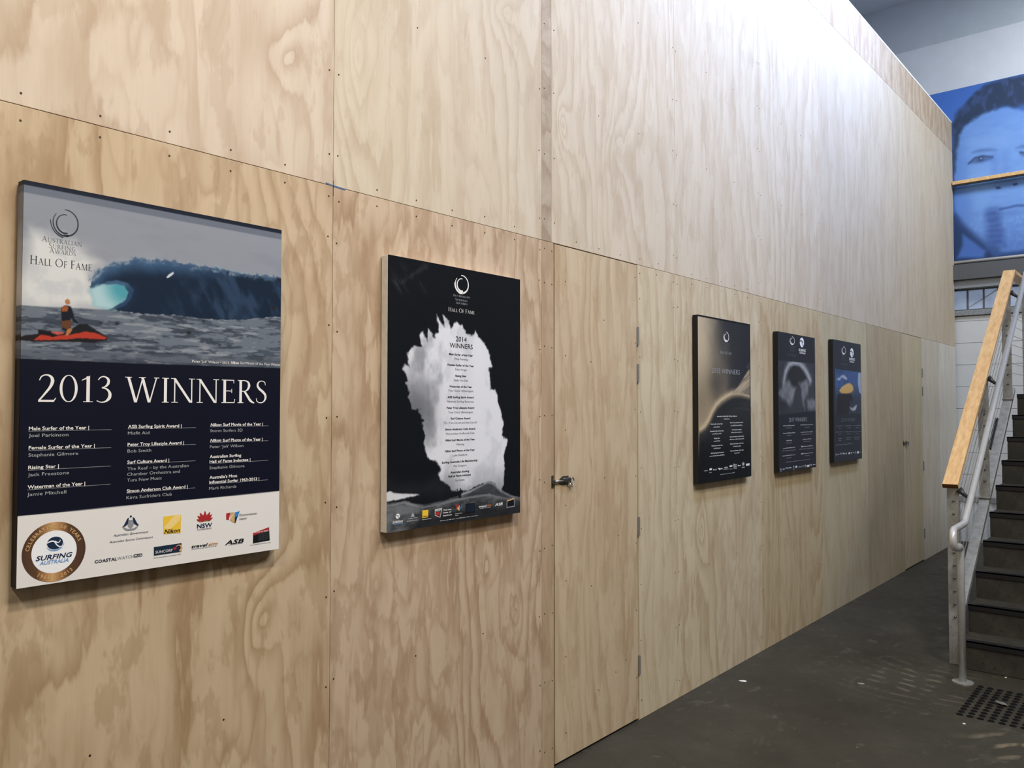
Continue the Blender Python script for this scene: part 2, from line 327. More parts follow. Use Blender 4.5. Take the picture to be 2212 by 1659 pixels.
struct(box('trim_1', FX - .1, FX + .03, -9, 2.9, 3.305, 3.5, grey_steel, bev=.004)); struct(box('trim_2', FX - .05, FX + .03, -9, 2.9, 3.2, 3.303, flat('ledge_grey', (150, 156, 162), .5), bev=.004))
struct(box('trim_3', FX - .03, FX + .03, -9, 2.9, 2.855, 2.92, flat('sill_grey', (142, 146, 150), .6, .3, 0, .2, 30), bev=.004))
# transom window
w1 = struct(empty('window_1', (FX + .06, -.9, 2.92)))
glass = NT('dusty_glass'); glass.b.inputs['Transmission Weight'].default_value = .6; gm = glass.out(glass.ramp(glass.noise(glass.coord(), 4, 3), [(.3, lc(176, 188, 204)), (.7, lc(222, 230, 240))]), .25, .5)
box('pane', -.004, .004, -1.7, 1.7, .0, .28, gm, w1)
bm = bmesh.new(); bbox(bm, -.02, .02, -1.7, 1.7, 0, .02); bbox(bm, -.02, .02, -1.7, 1.7, .262, .28); ob('window_frame', bm_mesh(bm, 'window_frame'), grey_steel, w1)
for i, q in enumerate((.77, .59, .43, .0, -.6, -1.2)): box('glazing_bar', -.016, .016, q - .009, q + .009, .02, .262, grey_steel, w1)
bm = bmesh.new(); beam(bm, (.06, .77, .05), (.06, .45, .25), (1, 0, 0), .012, .02); ob('brace', bm_mesh(bm, 'brace'), grey_steel, w1)
# added lamps out of view, in made-up housings, warm the near wall
def lamp(x, y, z, power, label):
    e = empty('fill_lamp', (x, y, z)); tag(e, label, 'lamp', 'added fill lamps out of view')
    bm = bmesh.new(); prof = [(.04, .2), (.07, .18), (.16, .06), (.21, 0), (.2, 0), (.15, .06), (.06, .17)]
    seg = 24; rings = [[bm.verts.new((r * math.cos(a), r * math.sin(a), h)) for a in np.linspace(0, 2 * math.pi, seg, endpoint=False)] for r, h in prof]
    for a, b in zip(rings, rings[1:]):
        for k in range(seg): bm.faces.new((a[k], a[(k + 1) % seg], b[(k + 1) % seg], b[k]))
    bmesh.ops.recalc_face_normals(bm, faces=bm.faces)
    ob('fill_lamp_shade', bm_mesh(bm, 'fill_lamp_shade', True), grey_steel, e); tubeob('fill_lamp_cord', [(0, 0, .19), (0, 0, CEIL - z)], .006, grey_steel, e, 8)
    t = NT('fill_bulb'); t.b.inputs['Emission Color'].default_value = (1, .72, .46, 1); t.b.inputs['Emission Strength'].default_value = 8; bmt = t.out((1, .9, .8, 1))
    bm = bmesh.new(); bmesh.ops.create_uvsphere(bm, u_segments=14, v_segments=10, radius=.05, matrix=Matrix.Translation((0, 0, .06))); ob('fill_lamp_bulb', bm_mesh(bm, 'fill_lamp_bulb', True), bmt, e)
    l = bpy.data.lights.new('fill_lamp_light', 'AREA'); l.shape = 'DISK'; l.size = .36; l.energy = power; l.color = (1, .93, .84); o = bpy.data.objects.new('fill_lamp_light', l); COL.objects.link(o); o.parent = e; o.location = (0, 0, -.01)
lamp(1.0, -2.2, 4.7, 98, 'added unseen fill lamp in a grey dome before the 2013 poster'); lamp(-1.4, -2.2, 4.7, 84, 'added unseen fill lamp in a grey dome nearest the grey back wall'); lamp(3.4, -2.2, 4.7, 30, 'added unseen fill lamp in a grey dome between plywood door and 2015 poster')

# ------------------------------------------------------------------ print helpers: painted pictures, lettering
D = {'A1': {'band': [(.0043, 1.0079), (.7683, 1.0082)],
        'barrel': [(.1664, .7757), (.1866, .7886), (.2077, .7977), (.2329, .8037), (.2587, .7993), (.2719, .7838), (.2666, .7625), (.2484, .7457), (.2267, .7305), (.1981, .7267), (.1768, .7349)],
        'bars': [(.1247, .6672), (.1397, .6809), (.1603, .6825), (.1867, .6646), (.1745, .6618), (.1502, .6673)],
        'board': [(.3788, .8356), (.3863, .8464), (.3976, .8541), (.4009, .8506), (.3937, .8418), (.3825, .8333)],
        'crest': [(.1722, .8074), (.1895, .8297), (.2213, .8543), (.2838, .8724), (.361, .8821), (.4218, .8799), (.5286, .8801), (.6194, .8761), (.7453, .8772), (.7707, .8786)],
        'dots': [(.2393, .69), (.1951, .6883), (.4494, .679), (.4957, .7183), (.7364, .7801), (.7334, .8243), (.7555, .875), (.5491, .6499)],
        'head': [(.1034, .7412), (.1084, .7453), (.1144, .7431), (.1166, .7344), (.1126, .7293), (.1053, .7297)],
        'leg': [(.1097, .6643), (.1196, .6704), (.1214, .6616), (.1116, .6466), (.1066, .6491)],
        'logo': [(.1025, .9469), (.1355, .9527), (.1031, .9094)],
        'navy': [(-0.0125, .582), (.3261, .5821), (.7671, .5868)],
        'rim': [(.2113, .7993), (.2402, .8053), (.2661, .8009), (.2794, .7865), (.274, .7671), (.2594, .7486), (.2412, .7375)],
        'sea': [(-0.0184, .7158), (.1087, .7218), (.2304, .7264), (.2859, .7221), (.4034, .7268), (.5305, .7237), (.6211, .7312), (.7821, .7566)],
        'ski': [(-0.011, .6331), (.0073, .6412), (.0385, .6468), (.0415, .6574), (.0704, .6571), (.1032, .6549), (.1247, .6682), (.15, .6799), (.1743, .6746), (.1884, .6647), (.2153, .65), (.2119, .6417), (.1784, .633), (.1102, .6316), (.0294, .6265), (-0.0078, .6289)],
        'skidark': [(.0383, .6582), (.0543, .6566), (.0868, .6456), (.0739, .6412), (.0416, .6494)],
        'skired': [(.0293, .6299), (.0449, .6455), (.077, .646), (.1166, .6498), (.1571, .6624), (.185, .659), (.2135, .6488), (.2065, .6436), (.1437, .6434), (.0936, .6355)],
        'skired2': [(.0671, .6558), (.0998, .6564), (.1032, .6524), (.0835, .6482)],
        'skytop': [(.0037, 1.041), (.768, 1.0386)],
        'strip': [(.004, 1.0279), (.7681, 1.0276)],
        'tint': [(.0095, .6053), (.7667, .6192)],
        'torso': [(.0945, .7215), (.1037, .7277), (.117, .7262), (.124, .7118), (.128, .6943), (.1379, .6851), (.1346, .6798), (.1254, .6851), (.1185, .697), (.1202, .6758), (.1164, .6583), (.1081, .657), (.0971, .6633), (.0952, .695)],
        'trunks': [(.0961, .6845), (.1193, .69), (.1202, .6722), (.1097, .6643), (.097, .6686)],
        'vest': [(.0948, .7216), (.1053, .7268), (.1127, .7233), (.1106, .7124), (.0963, .71)],
        'wave': [(.1649, .7846), (.1757, .8115), (.1895, .8297), (.2213, .8543), (.2837, .8743), (.361, .8832), (.4218, .8819), (.5285, .8822), (.6194, .8773), (.7453, .8781), (.7809, .8803), (.7821, .7566), (.7168, .7488), (.6211, .7321), (.5305, .7245), (.4033, .7276), (.2859, .7229), (.2304, .7264), (.2124, .7273), (.2411, .7393), (.263, .7584),
                 (.2701, .7817), (.255, .7988), (.2329, .803), (.2077, .7977), (.1866, .7886), (.1692, .7779)],
        'white': [(.0043, .9175), (.05, .9148), (.1126, .9002), (.1538, .8741), (.1891, .8499), (.1756, .8151), (.1726, .7855), (.1973, .781), (.2118, .7642), (.2302, .7401), (.2124, .7273), (.1087, .7218), (.0061, .7165)]},
 'A2': {'dark': [(-0.0059, .1809), (.2572, .1809), (.3641, .1357), (.2889, .1189), (.1659, .127), (-0.0057, .1496)],
        'foam': [(-0.0057, .1496), (.0126, .1517), (.0405, .1425), (.107, .1354), (.1659, .127), (.1265, .1231), (.0594, .118), (-0.0055, .1149)],
        'grey': [(.1149, .4648), (.2557, .5024), (.2665, .4277), (.2049, .373), (.1642, .4503)],
        'hill': [(.4084, .0978), (.5585, .143), (.5886, .1368), (.6439, .1025), (.7069, .075), (.5348, .0912)],
        'logo': [(.3972, .9652), (.4379, .9622), (.3973, .9263)],
        'person': [(.3684, .1335), (.3739, .135), (.3784, .1156), (.3861, .1149), (.3883, .1358), (.3949, .1365), (.3961, .0969), (.3796, .0964)],
        'sea': [(-0.0055, .1097), (.0595, .1092), (.1861, .0872), (.289, .0928), (.3806, .1058), (.4478, .1178), (.5585, .1469), (.5886, .1388), (.6439, .1025), (.7069, .0771), (.7716, .0613)],
        'sea2': [(-0.0054, .0993), (.0454, .1016), (.0928, .1052), (.1218, .0966), (.1861, .0762), (.2576, .0807), (.3642, .092), (.4764, .0941), (.5646, .0947), (.6564, .0731), (.7716, .0571)],
        'splash': [(.0754, .6077), (.0945, .6264), (.114, .6128), (.0943, .666), (.1282, .6932), (.1729, .6995), (.1627, .7429), (.1776, .7586), (.2032, .7198), (.207, .7719), (.2443, .7374), (.2494, .7527), (.2661, .7652), (.2517, .8241), (.2754, .796), (.2967, .7826), (.2886, .8273), (.3235, .8113), (.3399, .7782), (.3561, .8064), (.3949, .794),
                   (.4005, .8061), (.4231, .765), (.4517, .7513), (.4746, .7845), (.498, .7545), (.5334, .7409), (.5574, .7062), (.5756, .6669), (.5878, .6392), (.5636, .6261), (.5667, .5861), (.5698, .5339), (.6001, .5385), (.6186, .5063), (.6372, .4602), (.656, .403), (.6529, .3419), (.6813, .3288), (.6813, .296), (.6562, .2562), (.6656, .2027),
                   (.6563, .13), (.6377, .105), (.6069, .1255), (.5765, .1517), (.5053, .1408), (.4195, .12), (.3641, .1262), (.31, .1548), (.2781, .1795), (.2676, .1951), (.2806, .2167), (.2465, .2557), (.2003, .2726), (.1951, .2948), (.1848, .3318), (.1948, .3571), (.1744, .4051), (.1844, .4123), (.1592, .4526), (.1842, .4555), (.1246, .4599),
                   (.1001, .4994), (.1121, .5212), (.0949, .5581), (.1094, .5621)],
        'streak': [(.0639, .9313), (.2017, 1.0184)]},
 'A3': {'dark': [(.6815, .7311), (.7513, .7705), (.7587, .7049)],
        'hill': [(.4629, .5506), (.5283, .5834), (.612, .6351), (.6719, .6801), (.7154, .7106), (.7679, .7272), (.764, .5366), (.6104, .5527), (.5278, .555)],
        'logo': [(.3867, .9107), (.4246, .9133), (.3861, .878)],
        'low': [(.0104, .3218), (.0814, .3467), (.1323, .3825), (.1843, .4357), (.2369, .4762), (.3056, .5072), (.3834, .5321), (.4629, .5506), (.6104, .5527), (.764, .5366), (.7867, -0.0705), (-0.0082, -0.0123)],
        'ridge': [(.0244, .3248), (.0814, .3467), (.1323, .3825), (.1843, .4357), (.2369, .4762), (.3056, .5072), (.3834, .5321), (.4629, .5506), (.5278, .555), (.6104, .5548), (.7466, .54)]},
 'A4': {'arch': [(.1018, .6436), (.1384, .7251), (.2099, .7819), (.2909, .8004), (.4008, .8003), (.494, .7726), (.5696, .733), (.6363, .678)],
        'cl1': [(-0.0104, .5619), (.1104, .6438), (.2069, .6631), (.2502, .6199), (.3405, .6149), (.284, .5386), (.2109, .4769), (.09, .5166)],
        'cl2': [(.3967, .6508), (.5294, .6751), (.6059, .6416), (.5843, .5701), (.5061, .5268), (.523, .4495), (.4674, .4985), (.4512, .5962)],
        'cl3': [(.544, .513), (.662, .5425), (.7413, .5216), (.7429, .4421), (.5808, .4495)],
        'emb': [(.4652, .9609), (.42, .9581), (.5146, .964)],
        'hole': [(.1716, .6588), (.1907, .7202), (.254, .7633), (.3266, .7799), (.4186, .7697), (.493, .7374), (.5587, .6901), (.491, .6671), (.4245, .6445), (.3877, .6609), (.3407, .6218), (.2685, .634), (.2158, .6667)],
        'logo': [(.2735, .9627), (.3206, .9643), (.2727, .9318)],
        'pic': [(.0004, .8029), (.7359, .8096), (.7428, .4385), (.0027, .4138)]},
 'A5': {'ball': [(.1448, .5963), (.2202, .6303), (.3396, .658), (.4246, .6648), (.4978, .6441), (.5139, .6082), (.4584, .5833), (.3365, .5735), (.1949, .5738)],
        'body': [(.114, .5665), (.2888, .5728), (.4703, .5714), (.4313, .5151), (.3782, .396), (.0741, .3976), (.0888, .4971)],
        'cloud': [(.0796, .6887), (.1649, .7105), (.2473, .7325), (.3534, .7082), (.3408, .692), (.2229, .7083), (.1408, .6788)],
        'emb': [(.4838, .9313), (.432, .9285), (.5337, .9323)],
        'figure': [(.4448, .5471), (.4773, .5595), (.4855, .5155), (.455, .4913)],
        'logo': [(.2712, .9413), (.3212, .9424), (.27, .9059)],
        'pic': [(.0464, .7742), (.7136, .768), (.7147, .4007), (.0473, .4038)],
        'splash': [(.4047, .4553), (.4902, .4434), (.5665, .4757), (.6094, .4718), (.5646, .4273), (.4647, .4235)],
        'spray': [(.4125, .6661), (.5356, .653), (.5582, .5888), (.4824, .5636)],
        'wave': [(.6539, .7619), (.7265, .7643), (.7242, .5749), (.6729, .5906), (.6376, .6716)]},
 'AB': {'brow': [(.512, 1.3575), (.5965, 1.3881), (.7071, 1.3762), (.7952, 1.331), (.7065, 1.3414), (.5959, 1.3483)],
        'brow2': [(1.2618, 1.2421), (1.1857, 1.3071), (1.0822, 1.3413), (.9963, 1.3206), (1.0816, 1.3027), (1.1851, 1.2703)],
        'eye': [(.4818, 1.2269), (.553, 1.285), (.6368, 1.2921), (.7464, 1.2572), (.7392, 1.2318), (.6495, 1.2179), (.5661, 1.2184)],
        'eye2': [(1.2849, 1.0922), (1.2222, 1.1736), (1.1454, 1.2169), (1.0415, 1.2568), (1.0475, 1.2214), (1.1317, 1.1688), (1.2086, 1.1227)],
        'face': [(.3422, 1.4329), (.3736, 1.621), (.4323, 1.7213), (.5465, 1.7918), (.7142, 1.8482), (.9045, 1.8498), (1.0888, 1.7586), (1.2424, 1.6297), (1.3673, 1.4788), (1.4152, 1.3315), (1.4242, 1.1176), (1.4067, .8184), (1.4022, .5472), (1.3487, .3439), (1.2448, .1918), (1.088, .0596), (.8768, .0553), (.6881, .1184), (.5383, .2888), (.3998, .4687), (.3313, .6729),
                 (.3146, 1.0161)],
        'goat': [(.6543, .6134), (.7369, .6318), (.8111, .5963), (.8426, .4504), (.8469, .2933), (.8643, .1192), (.7292, .121), (.6617, .1928), (.6717, .397)],
        'hair': [(.293, 1.02), (.2947, 1.345), (.3065, 1.7661), (.3635, 1.9157), (.5084, 2.0748), (.6779, 2.1841), (.8561, 2.2088), (1.0957, 2.189), (1.2501, 2.1046), (1.375, 1.9494), (1.4591, 1.7156), (1.4784, 1.3783), (1.4227, 1.0272), (1.4037, 1.3947), (1.3181, 1.5663), (1.1797, 1.7369), (1.0903, 1.8515), (.9711, 1.8337), (.8511, 1.8786), (.6725, 1.8263), (.5182, 1.7823),
                 (.432, 1.7052), (.3732, 1.5886), (.3494, 1.4314), (.3274, 1.2085)],
        'iris': [(.6154, 1.2565), (.6459, 1.2504)],
        'iris2': [(1.1644, 1.1853), (1.1927, 1.1796)],
        'jaw': [(.2872, .6151), (.3854, .4548), (.5243, .2908), (.6608, .1298), (.768, -0.0095), (1.0607, -0.0139), (1.2431, .0855), (1.2396, -0.127), (.2638, -0.0137)],
        'jawline': [(.3153, .5621), (.4133, .4185), (.5243, .2908), (.6473, .1473), (.7694, .0844)],
        'mouth': [(.8177, .5874), (.9119, .5958), (.9917, .6063), (1.0704, .5935), (.9782, .5852), (.8982, .5793)],
        'n1': [(.7746, .8729), (.8153, .8705), (.8352, .8465), (.7878, .8439)],
        'n2': [(.9562, .8766), (.9961, .885), (1.0089, .8625), (.9692, .8572)],
        'neck': [(.398, .3403), (.5234, .2271), (.6603, .0982), (.6314, .0069), (.3365, .0424), (.3959, .1959)],
        'nose': [(.8561, 1.3263), (.8392, 1.1096), (.8031, .9591), (.7682, .8946), (.8349, .8277), (.9155, .8293), (.9823, .8486), (1.0096, .9058), (.9575, .9621), (.9267, 1.124), (.923, 1.3124)]},
 'H1': [('2013 WINNERS', .0402, .7164, .4719, .0715, 's', 'w')],
 'L1': {'bars': [(.3524, .0267), (.4339, .0273), (.4658, .0372), (.5475, .0361), (.5854, .0336), (.6346, .0346), (.6617, .0234), (.7366, .0245)],
        'crest': [(.2851, .1316), (.2611, .1305), (.3095, .1308)],
        'dn1': [(.5768, .1329), (.5921, .134), (.5867, .1192), (.5856, .1121), (.577, .1144)],
        'dn2': [(.5933, .1343), (.6047, .1342), (.5878, .117)],
        'dn3': [(.589, .1128), (.6054, .1334), (.6057, .1007), (.5947, .107)],
        'dn4': [(.6054, .1317), (.6081, .1335), (.623, .1358), (.6085, .1008), (.6057, .1003)],
        'dn5': [(.6055, .1172), (.6151, .1225), (.6085, .1008), (.6057, .1003)],
        'emb': [(.089, .1042), (.0681, .1016), (.1103, .1068)],
        'nik': [(.3788, .1433), (.4319, .1438), (.4314, .0911), (.3795, .0927)],
        'nikband': [(.3823, .1074), (.3793, .1116), (.4139, .1456), (.4319, .1438), (.4264, .1258), (.4003, .1053)],
        'pet0': [(.5073, .1173), (.5069, .1474)],
        'pet1': [(.5073, .1173), (.4909, .1429)],
        'pet2': [(.5073, .1173), (.5232, .1428)],
        'pet3': [(.5073, .1173), (.4835, .1347)],
        'pet4': [(.5073, .1173), (.5298, .1351)],
        'pet5': [(.5073, .1173), (.4805, .1241)],
        'pet6': [(.5073, .1173), (.5321, .1247)],
        'petb': [(.4901, .1191), (.5224, .1181), (.5213, .1158), (.4901, .1167)],
        'plus': [(.2962, .0463), (.3183, .0463), (.3188, .038), (.2963, .0377)],
        'seal': [(.0861, .0829), (.0108, .0862), (.1653, .0803), (.0914, .1604), (.0858, .0032)],
        'sealin': [(.0324, .0849), (.1423, .0851)],
        'sign': [(.6708, .0622), (.7279, .0743), (.7309, .032), (.6699, .0297)],
        'signred': [(.6719, .0631), (.7275, .0737), (.7276, .0641), (.672, .054)],
        'signtext': [(.6887, .0601), (.7275, .0652), (.7291, .034), (.689, .0326)],
        'sun': [(.3519, .0594), (.4344, .0604), (.4342, .0355), (.3523, .0351)],
        'sw1': [(.4193, .0468)],
        'sw2': [(.4142, .0475)]},
 'L2': {'bars': [(.105, .0397), (.1547, .0406), (.0997, .0315), (.1594, .0309), (.1782, .0289), (.228, .0291), (.2751, .0134), (.4959, .015), (.5065, .0417), (.5777, .0408)],
        'blk': [(.4218, .0693), (.4781, .069), (.4782, .0301), (.4219, .0314)],
        'crest': [(.1296, .0523), (.1172, .0523), (.1413, .0525)],
        'dn1': [(.3625, .0704), (.3825, .0714), (.3686, .0547)],
        'dn2': [(.3686, .0547), (.3865, .0683), (.3846, .0448)],
        'dn4': [(.3878, .0528), (.4067, .072), (.3926, .051)],
        'emb': [(.0539, .0566), (.0417, .0565), (.0656, .0562)],
        'nik': [(.1788, .0659), (.2111, .066), (.2105, .0368), (.1789, .0368)],
        'nswin': [(.2522, .0521), (.2769, .0511), (.2712, .0354), (.2542, .0425)],
        'nswmap': [(.2477, .062), (.2856, .0652), (.2751, .0296), (.2485, .0404)],
        'sign': [(.6786, .0611), (.7296, .0687), (.7329, .0294), (.6773, .0286)],
        'signin': [(.6832, .0563), (.7264, .063), (.7282, .0343), (.6818, .0332)],
        'signtop': [(.68, .0619), (.7282, .0685), (.7282, .0625), (.68, .0565)]},
 'L3': {'logos': [(.0605, .0725), (.1201, .0776), (.136, .0705), (.1727, .0899), (.1859, .0691), (.2375, .0795), (.2498, .0663), (.3166, .0819), (.3284, .0671), (.4027, .0842), (.4164, .0764), (.4614, .0932), (.4757, .0602), (.5242, .0971), (.5358, .0737), (.5862, .086), (.6004, .0629), (.6468, .1007), (.6642, .0693), (.7239, .0928)],
        'sub': [(.1371, .0536), (.1696, .063), (.4183, .0603), (.461, .0669), (.282, .0353), (.4954, .0397)]},
 'L4': {'logos': [(.0182, .0083), (.0483, .0297), (.0633, .0172), (.1054, .0248), (.119, .0174), (.1776, .0308), (.186, .0152), (.2306, .0303), (.2657, .0073), (.289, .0373), (.3082, .0117), (.3453, .037), (.3704, .015), (.4357, .0236), (.443, .0173), (.481, .027), (.4919, .0118), (.5325, .0306), (.5414, .0062), (.5963, .0301), (.6055, .0126),
                  (.6492, .0298), (.6667, .0171), (.7248, .0241)]},
 'L5': {'logos': [(.035, .0533), (.0582, .0751), (.0769, .0602), (.1261, .0665), (.143, .0581), (.1897, .0734), (.2065, .0553), (.2658, .0722), (.2734, .0543), (.3251, .0697), (.3604, .0486), (.4038, .0744), (.4211, .0499), (.4588, .0714), (.4767, .0563), (.5206, .0665), (.5388, .0509), (.571, .0717), (.5914, .0426), (.6411, .075), (.6506, .0543),
                  (.7025, .0623)]},
 'R1': {'rules': [(.0211, .3975), (.2288, .396), (.0219, .3487), (.2288, .3458), (.0214, .2981), (.2287, .2956), (.0212, .2483), (.2279, .246), (.2731, .3987), (.4751, .3967), (.273, .3494), (.4753, .3465), (.2729, .3005), (.475, .2978), (.2725, .2191), (.4746, .2185), (.5202, .3998), (.7225, .3987), (.5203, .352), (.7225, .3511), (.5197, .289),
                  (.7221, .2874), (.5196, .2261), (.7217, .2261)],
        'whiteband': [(-0.0052, .1825), (.7625, .1862)]},
 'S1': [('AUSTRALIAN', .0447, .144, .8895, .0145, 's', 'g'), ('SURFING', .061, .1282, .8745, .0135, 's', 'g'), ('AWARDS', .0632, .1284, .8619, .0135, 's', 'g'), ('HALL OF FAME', .0173, .1702, .8271, .0215, 's', 'd')],
 'S2': [('AUSTRALIAN', .3437, .4455, .911, .0092, 's', 'w'), ('SURFING', .3575, .4313, .8952, .009, 's', 'w'), ('AWARDS', .3614, .4296, .8821, .009, 's', 'w'), ('HALL OF FAME', .3179, .4727, .8482, .0165, 's', 'w')],
 'S3': [('AUSTRALIAN', .3236, .4333, .8601, .012, 's', 'g'), ('SURFING', .3388, .4235, .8457, .011, 's', 'g'), ('AWARDS', .3386, .4232, .8311, .011, 's', 'g'), ('HALL OF FAME', .2981, .4593, .7986, .02, 's', 'l')],
 'S4': [('AUSTRALIAN', .208, .334, .9152, .009, 's', 'g'), ('SURFING', .2218, .3189, .9001, .009, 's', 'g'), ('AWARDS', .2214, .3185, .8837, .009, 's', 'g'), ('HALL OF FAME', .1816, .3467, .8467, .015, 's', 'g')],
 'S5': [('AUSTRALIAN', .2059, .3287, .8869, .009, 's', 'g'), ('SURFING', .2194, .3138, .8711, .009, 's', 'g'), ('AWARDS', .2188, .3132, .8538, .009, 's', 'g'), ('HALL OF FAME', .1802, .3574, .8163, .015, 's', 'g')],
 'SM1': [('Australian Government', .2379, .3351, .1022, .007, 'i', 'n'), ('Australian Sports Commission', .2273, .3485, .0859, .0065, 'i', 'n')],
 'T1': [("Peter 'Joli' Wilson • 2013", .4602, .5804, .5919, .0078, 'r', 'w'), ('Nikon', .5868, .6143, .5929, .0085, 'bi', 'w'), ('Surf Photo of the Year Winner', .619, .765, .5938, .0078, 'r', 'w'), ('Male Surfer of the Year |', .0217, .1691, .3992, .0094, 'b', 'w'), ('Joel Parkinson', .0217, .1172, .3815, .0092, 'r', 'l'),
        ('Female Surfer of the Year |', .0222, .1846, .3498, .0094, 'b', 'w'), ('Stephanie Gilmore', .0218, .1427, .3312, .0092, 'r', 'l'), ('Rising Star |', .022, .0949, .2997, .0094, 'b', 'w'), ('Jack Freestone', .0213, .1202, .2813, .0092, 'r', 'l'), ('Waterman of the Year |', .0215, .1614, .2496, .0094, 'b', 'w'),
        ('Jamie Mitchell', .0208, .1142, .2313, .0092, 'r', 'l'), ('ASB Surfing Spirit Award |', .2735, .4298, .3997, .0094, 'b', 'w'), ('Misfit Aid', .2734, .3341, .3816, .0092, 'r', 'l'), ('Peter Troy Lifestyle Award |', .273, .4376, .3498, .0094, 'b', 'w'), ('Bob Smith', .2729, .3403, .3318, .0092, 'r', 'l'),
        ('Surf Culture Award |', .2729, .3933, .3005, .0094, 'b', 'w'), ('The Reef – by the Australian', .2732, .4529, .2822, .0092, 'r', 'l'), ('Chamber Orchestra and', .273, .4262, .2668, .0092, 'r', 'l'), ('Tura New Music', .2729, .3724, .2506, .0092, 'r', 'l'), ('Simon Anderson Club Award |', .2725, .451, .2203, .0094, 'b', 'w'),
        ('Kirra Surfriders Club', .272, .4029, .2021, .0092, 'r', 'l'), ('Nikon', .5211, .5575, .401, .0094, 'bi', 'w'), ('Surf Movie of the Year |', .5628, .7013, .4011, .0094, 'b', 'w'), ('Storm Surfers 3D', .5204, .6298, .3831, .0092, 'r', 'l'), ('Nikon', .5208, .5571, .3536, .0094, 'bi', 'w'), ('Surf Photo of the Year |', .5624, .7008, .3528, .0094, 'b', 'w'),
        ("Peter 'Joli' Wilson", .5201, .6329, .3347, .0092, 'r', 'l'), ('Australian Surfing', .52, .6257, .3048, .0094, 'b', 'w'), ('Hall of Fame Inductee |', .5197, .6578, .2897, .0094, 'b', 'w'), ('Stephanie Gilmore', .5195, .6372, .2713, .0092, 'r', 'l'), ("Australia's Most", .5198, .6129, .2421, .0094, 'b', 'w'),
        ('Influential Surfer 1963-2013 |', .5195, .6901, .2276, .0094, 'b', 'w'), ('Mark Richards', .5193, .6098, .2094, .0092, 'r', 'l'), ('SURFING', .0434, .1325, .0636, .0125, 'bi', 'n'), ('AUSTRALIA', .0523, .1227, .0518, .01, 'bi', 'lb'), ('COASTAL', .1893, .2488, .0372, .0085, 'b', 'n'), ('WATCH', .2497, .2948, .0378, .0085, 'r', 'l2'),
        ('PLUS', .298, .3169, .0392, .005, 'b', 'w'), ('Nikon', .3815, .4289, .0938, .012, 'bi', 'k'), ('NSW', .4819, .5307, .0978, .013, 'b', 'n'), ('GOVERNMENT', .4822, .5293, .0915, .0042, 'r', 'n'), ('Destination', .6225, .6832, .1202, .0068, 'r', 'k'), ('NSW', .6227, .6483, .108, .0062, 'r', 'k'), ('SUNCORP', .3567, .4072, .0401, .008, 'r', 'w'),
        ('travel', .4652, .5175, .0418, .009, 'bi', 'k'), ('sim', .5184, .5496, .0418, .009, 'bi', 'br'), ('ASB', .573, .6381, .037, .0135, 'bi', 'k'), ('HOUSE OF SPIRIT', .6734, .7263, .0618, .0035, 'b', 'w')],
 'T2': [('2014', .3619, .4249, .7299, .0215, 'r', 'k'), ('WINNERS', .3266, .4616, .7027, .0205, 'r', 'k'), ('Male Surfer of the Year', .3229, .4622, .6726, .0082, 'b', 'k'), ('Mick Fanning', .354, .432, .655, .0082, 'r', 'g'), ('Female Surfer of the Year', .3145, .4692, .6297, .0082, 'b', 'k'), ('Tyler Wright', .3569, .4281, .612, .0082, 'r', 'g'),
        ('Rising Star', .3597, .4237, .5864, .0082, 'b', 'k'), ('Nikki Van Dijk', .3515, .4334, .5685, .0082, 'r', 'g'), ('Waterman of the Year', .3256, .4568, .543, .0082, 'b', 'k'), ("Tony 'Doris' Eltherington", .3192, .4649, .5262, .0082, 'r', 'g'), ('ASB Surfing Spirit Award', .315, .4673, .5, .0082, 'b', 'k'),
        ('National Surfing Reserves', .314, .4685, .4827, .0082, 'r', 'g'), ('Peter Troy Lifestyle Award', .3103, .4709, .4572, .0082, 'b', 'k'), ("Tony 'Doris' Eltherington", .3185, .464, .4393, .0082, 'r', 'g'), ('Surf Culture Award', .3331, .448, .4143, .0082, 'b', 'k'), ('TC - Tom Carroll and Nick Carroll', .2941, .4861, .397, .0082, 'r', 'g'),
        ('Simon Anderson Club Award', .3022, .4774, .3712, .0082, 'b', 'k'), ('Merewether Surfboard Club', .3076, .4723, .3536, .0082, 'r', 'g'), ('Nikon', .3029, .3372, .328, .0082, 'bi', 'k'), ('Surf Movie of the Year', .3416, .4758, .3275, .0082, 'b', 'k'), ('Missing', .3678, .4122, .3097, .0082, 'r', 'g'), ('Nikon', .3014, .3363, .2847, .0082, 'bi', 'k'),
        ('Surf Photo of the Year', .3406, .4748, .2843, .0082, 'b', 'k'), ('Luke Shadbolt', .345, .4303, .2664, .0082, 'r', 'g'), ('Surfing Australia Life Membership', .2842, .4923, .2404, .0082, 'b', 'k'), ('Mal Gregson', .3506, .4248, .2235, .0082, 'r', 'g'), ('Australian Surfing', .3329, .4419, .1987, .0082, 'b', 'k'),
        ('Hall of Fame Inductee', .3205, .4521, .1835, .0082, 'b', 'k'), ('Cas Smith', .3574, .4138, .1651, .0082, 'r', 'g'), ('SURFING', .0276, .0795, .032, .0085, 'bi', 'w'), ('AUSTRALIA', .0303, .0772, .0263, .0055, 'bi', 'lb'), ('NSW', .2469, .2857, .0548, .0085, 'b', 'w'), ('The new', .2914, .3389, .0536, .0062, 'b', 'w'),
        ('state of', .2915, .3362, .043, .0062, 'b', 'w'), ('business', .2915, .3409, .0319, .0062, 'b', 'w'), ('Destination', .3607, .4016, .0334, .004, 'r', 'w'), ('NSW', .3607, .3786, .0259, .004, 'r', 'w'), ('travel', .5001, .5493, .0469, .0085, 'bi', 'w'), ('sim', .5502, .5768, .0473, .0085, 'bi', 'o'), ('ASB', .6006, .6513, .044, .012, 'bi', 'w'),
        ('Nikon', .1818, .2094, .0396, .0055, 'bi', 'k')],
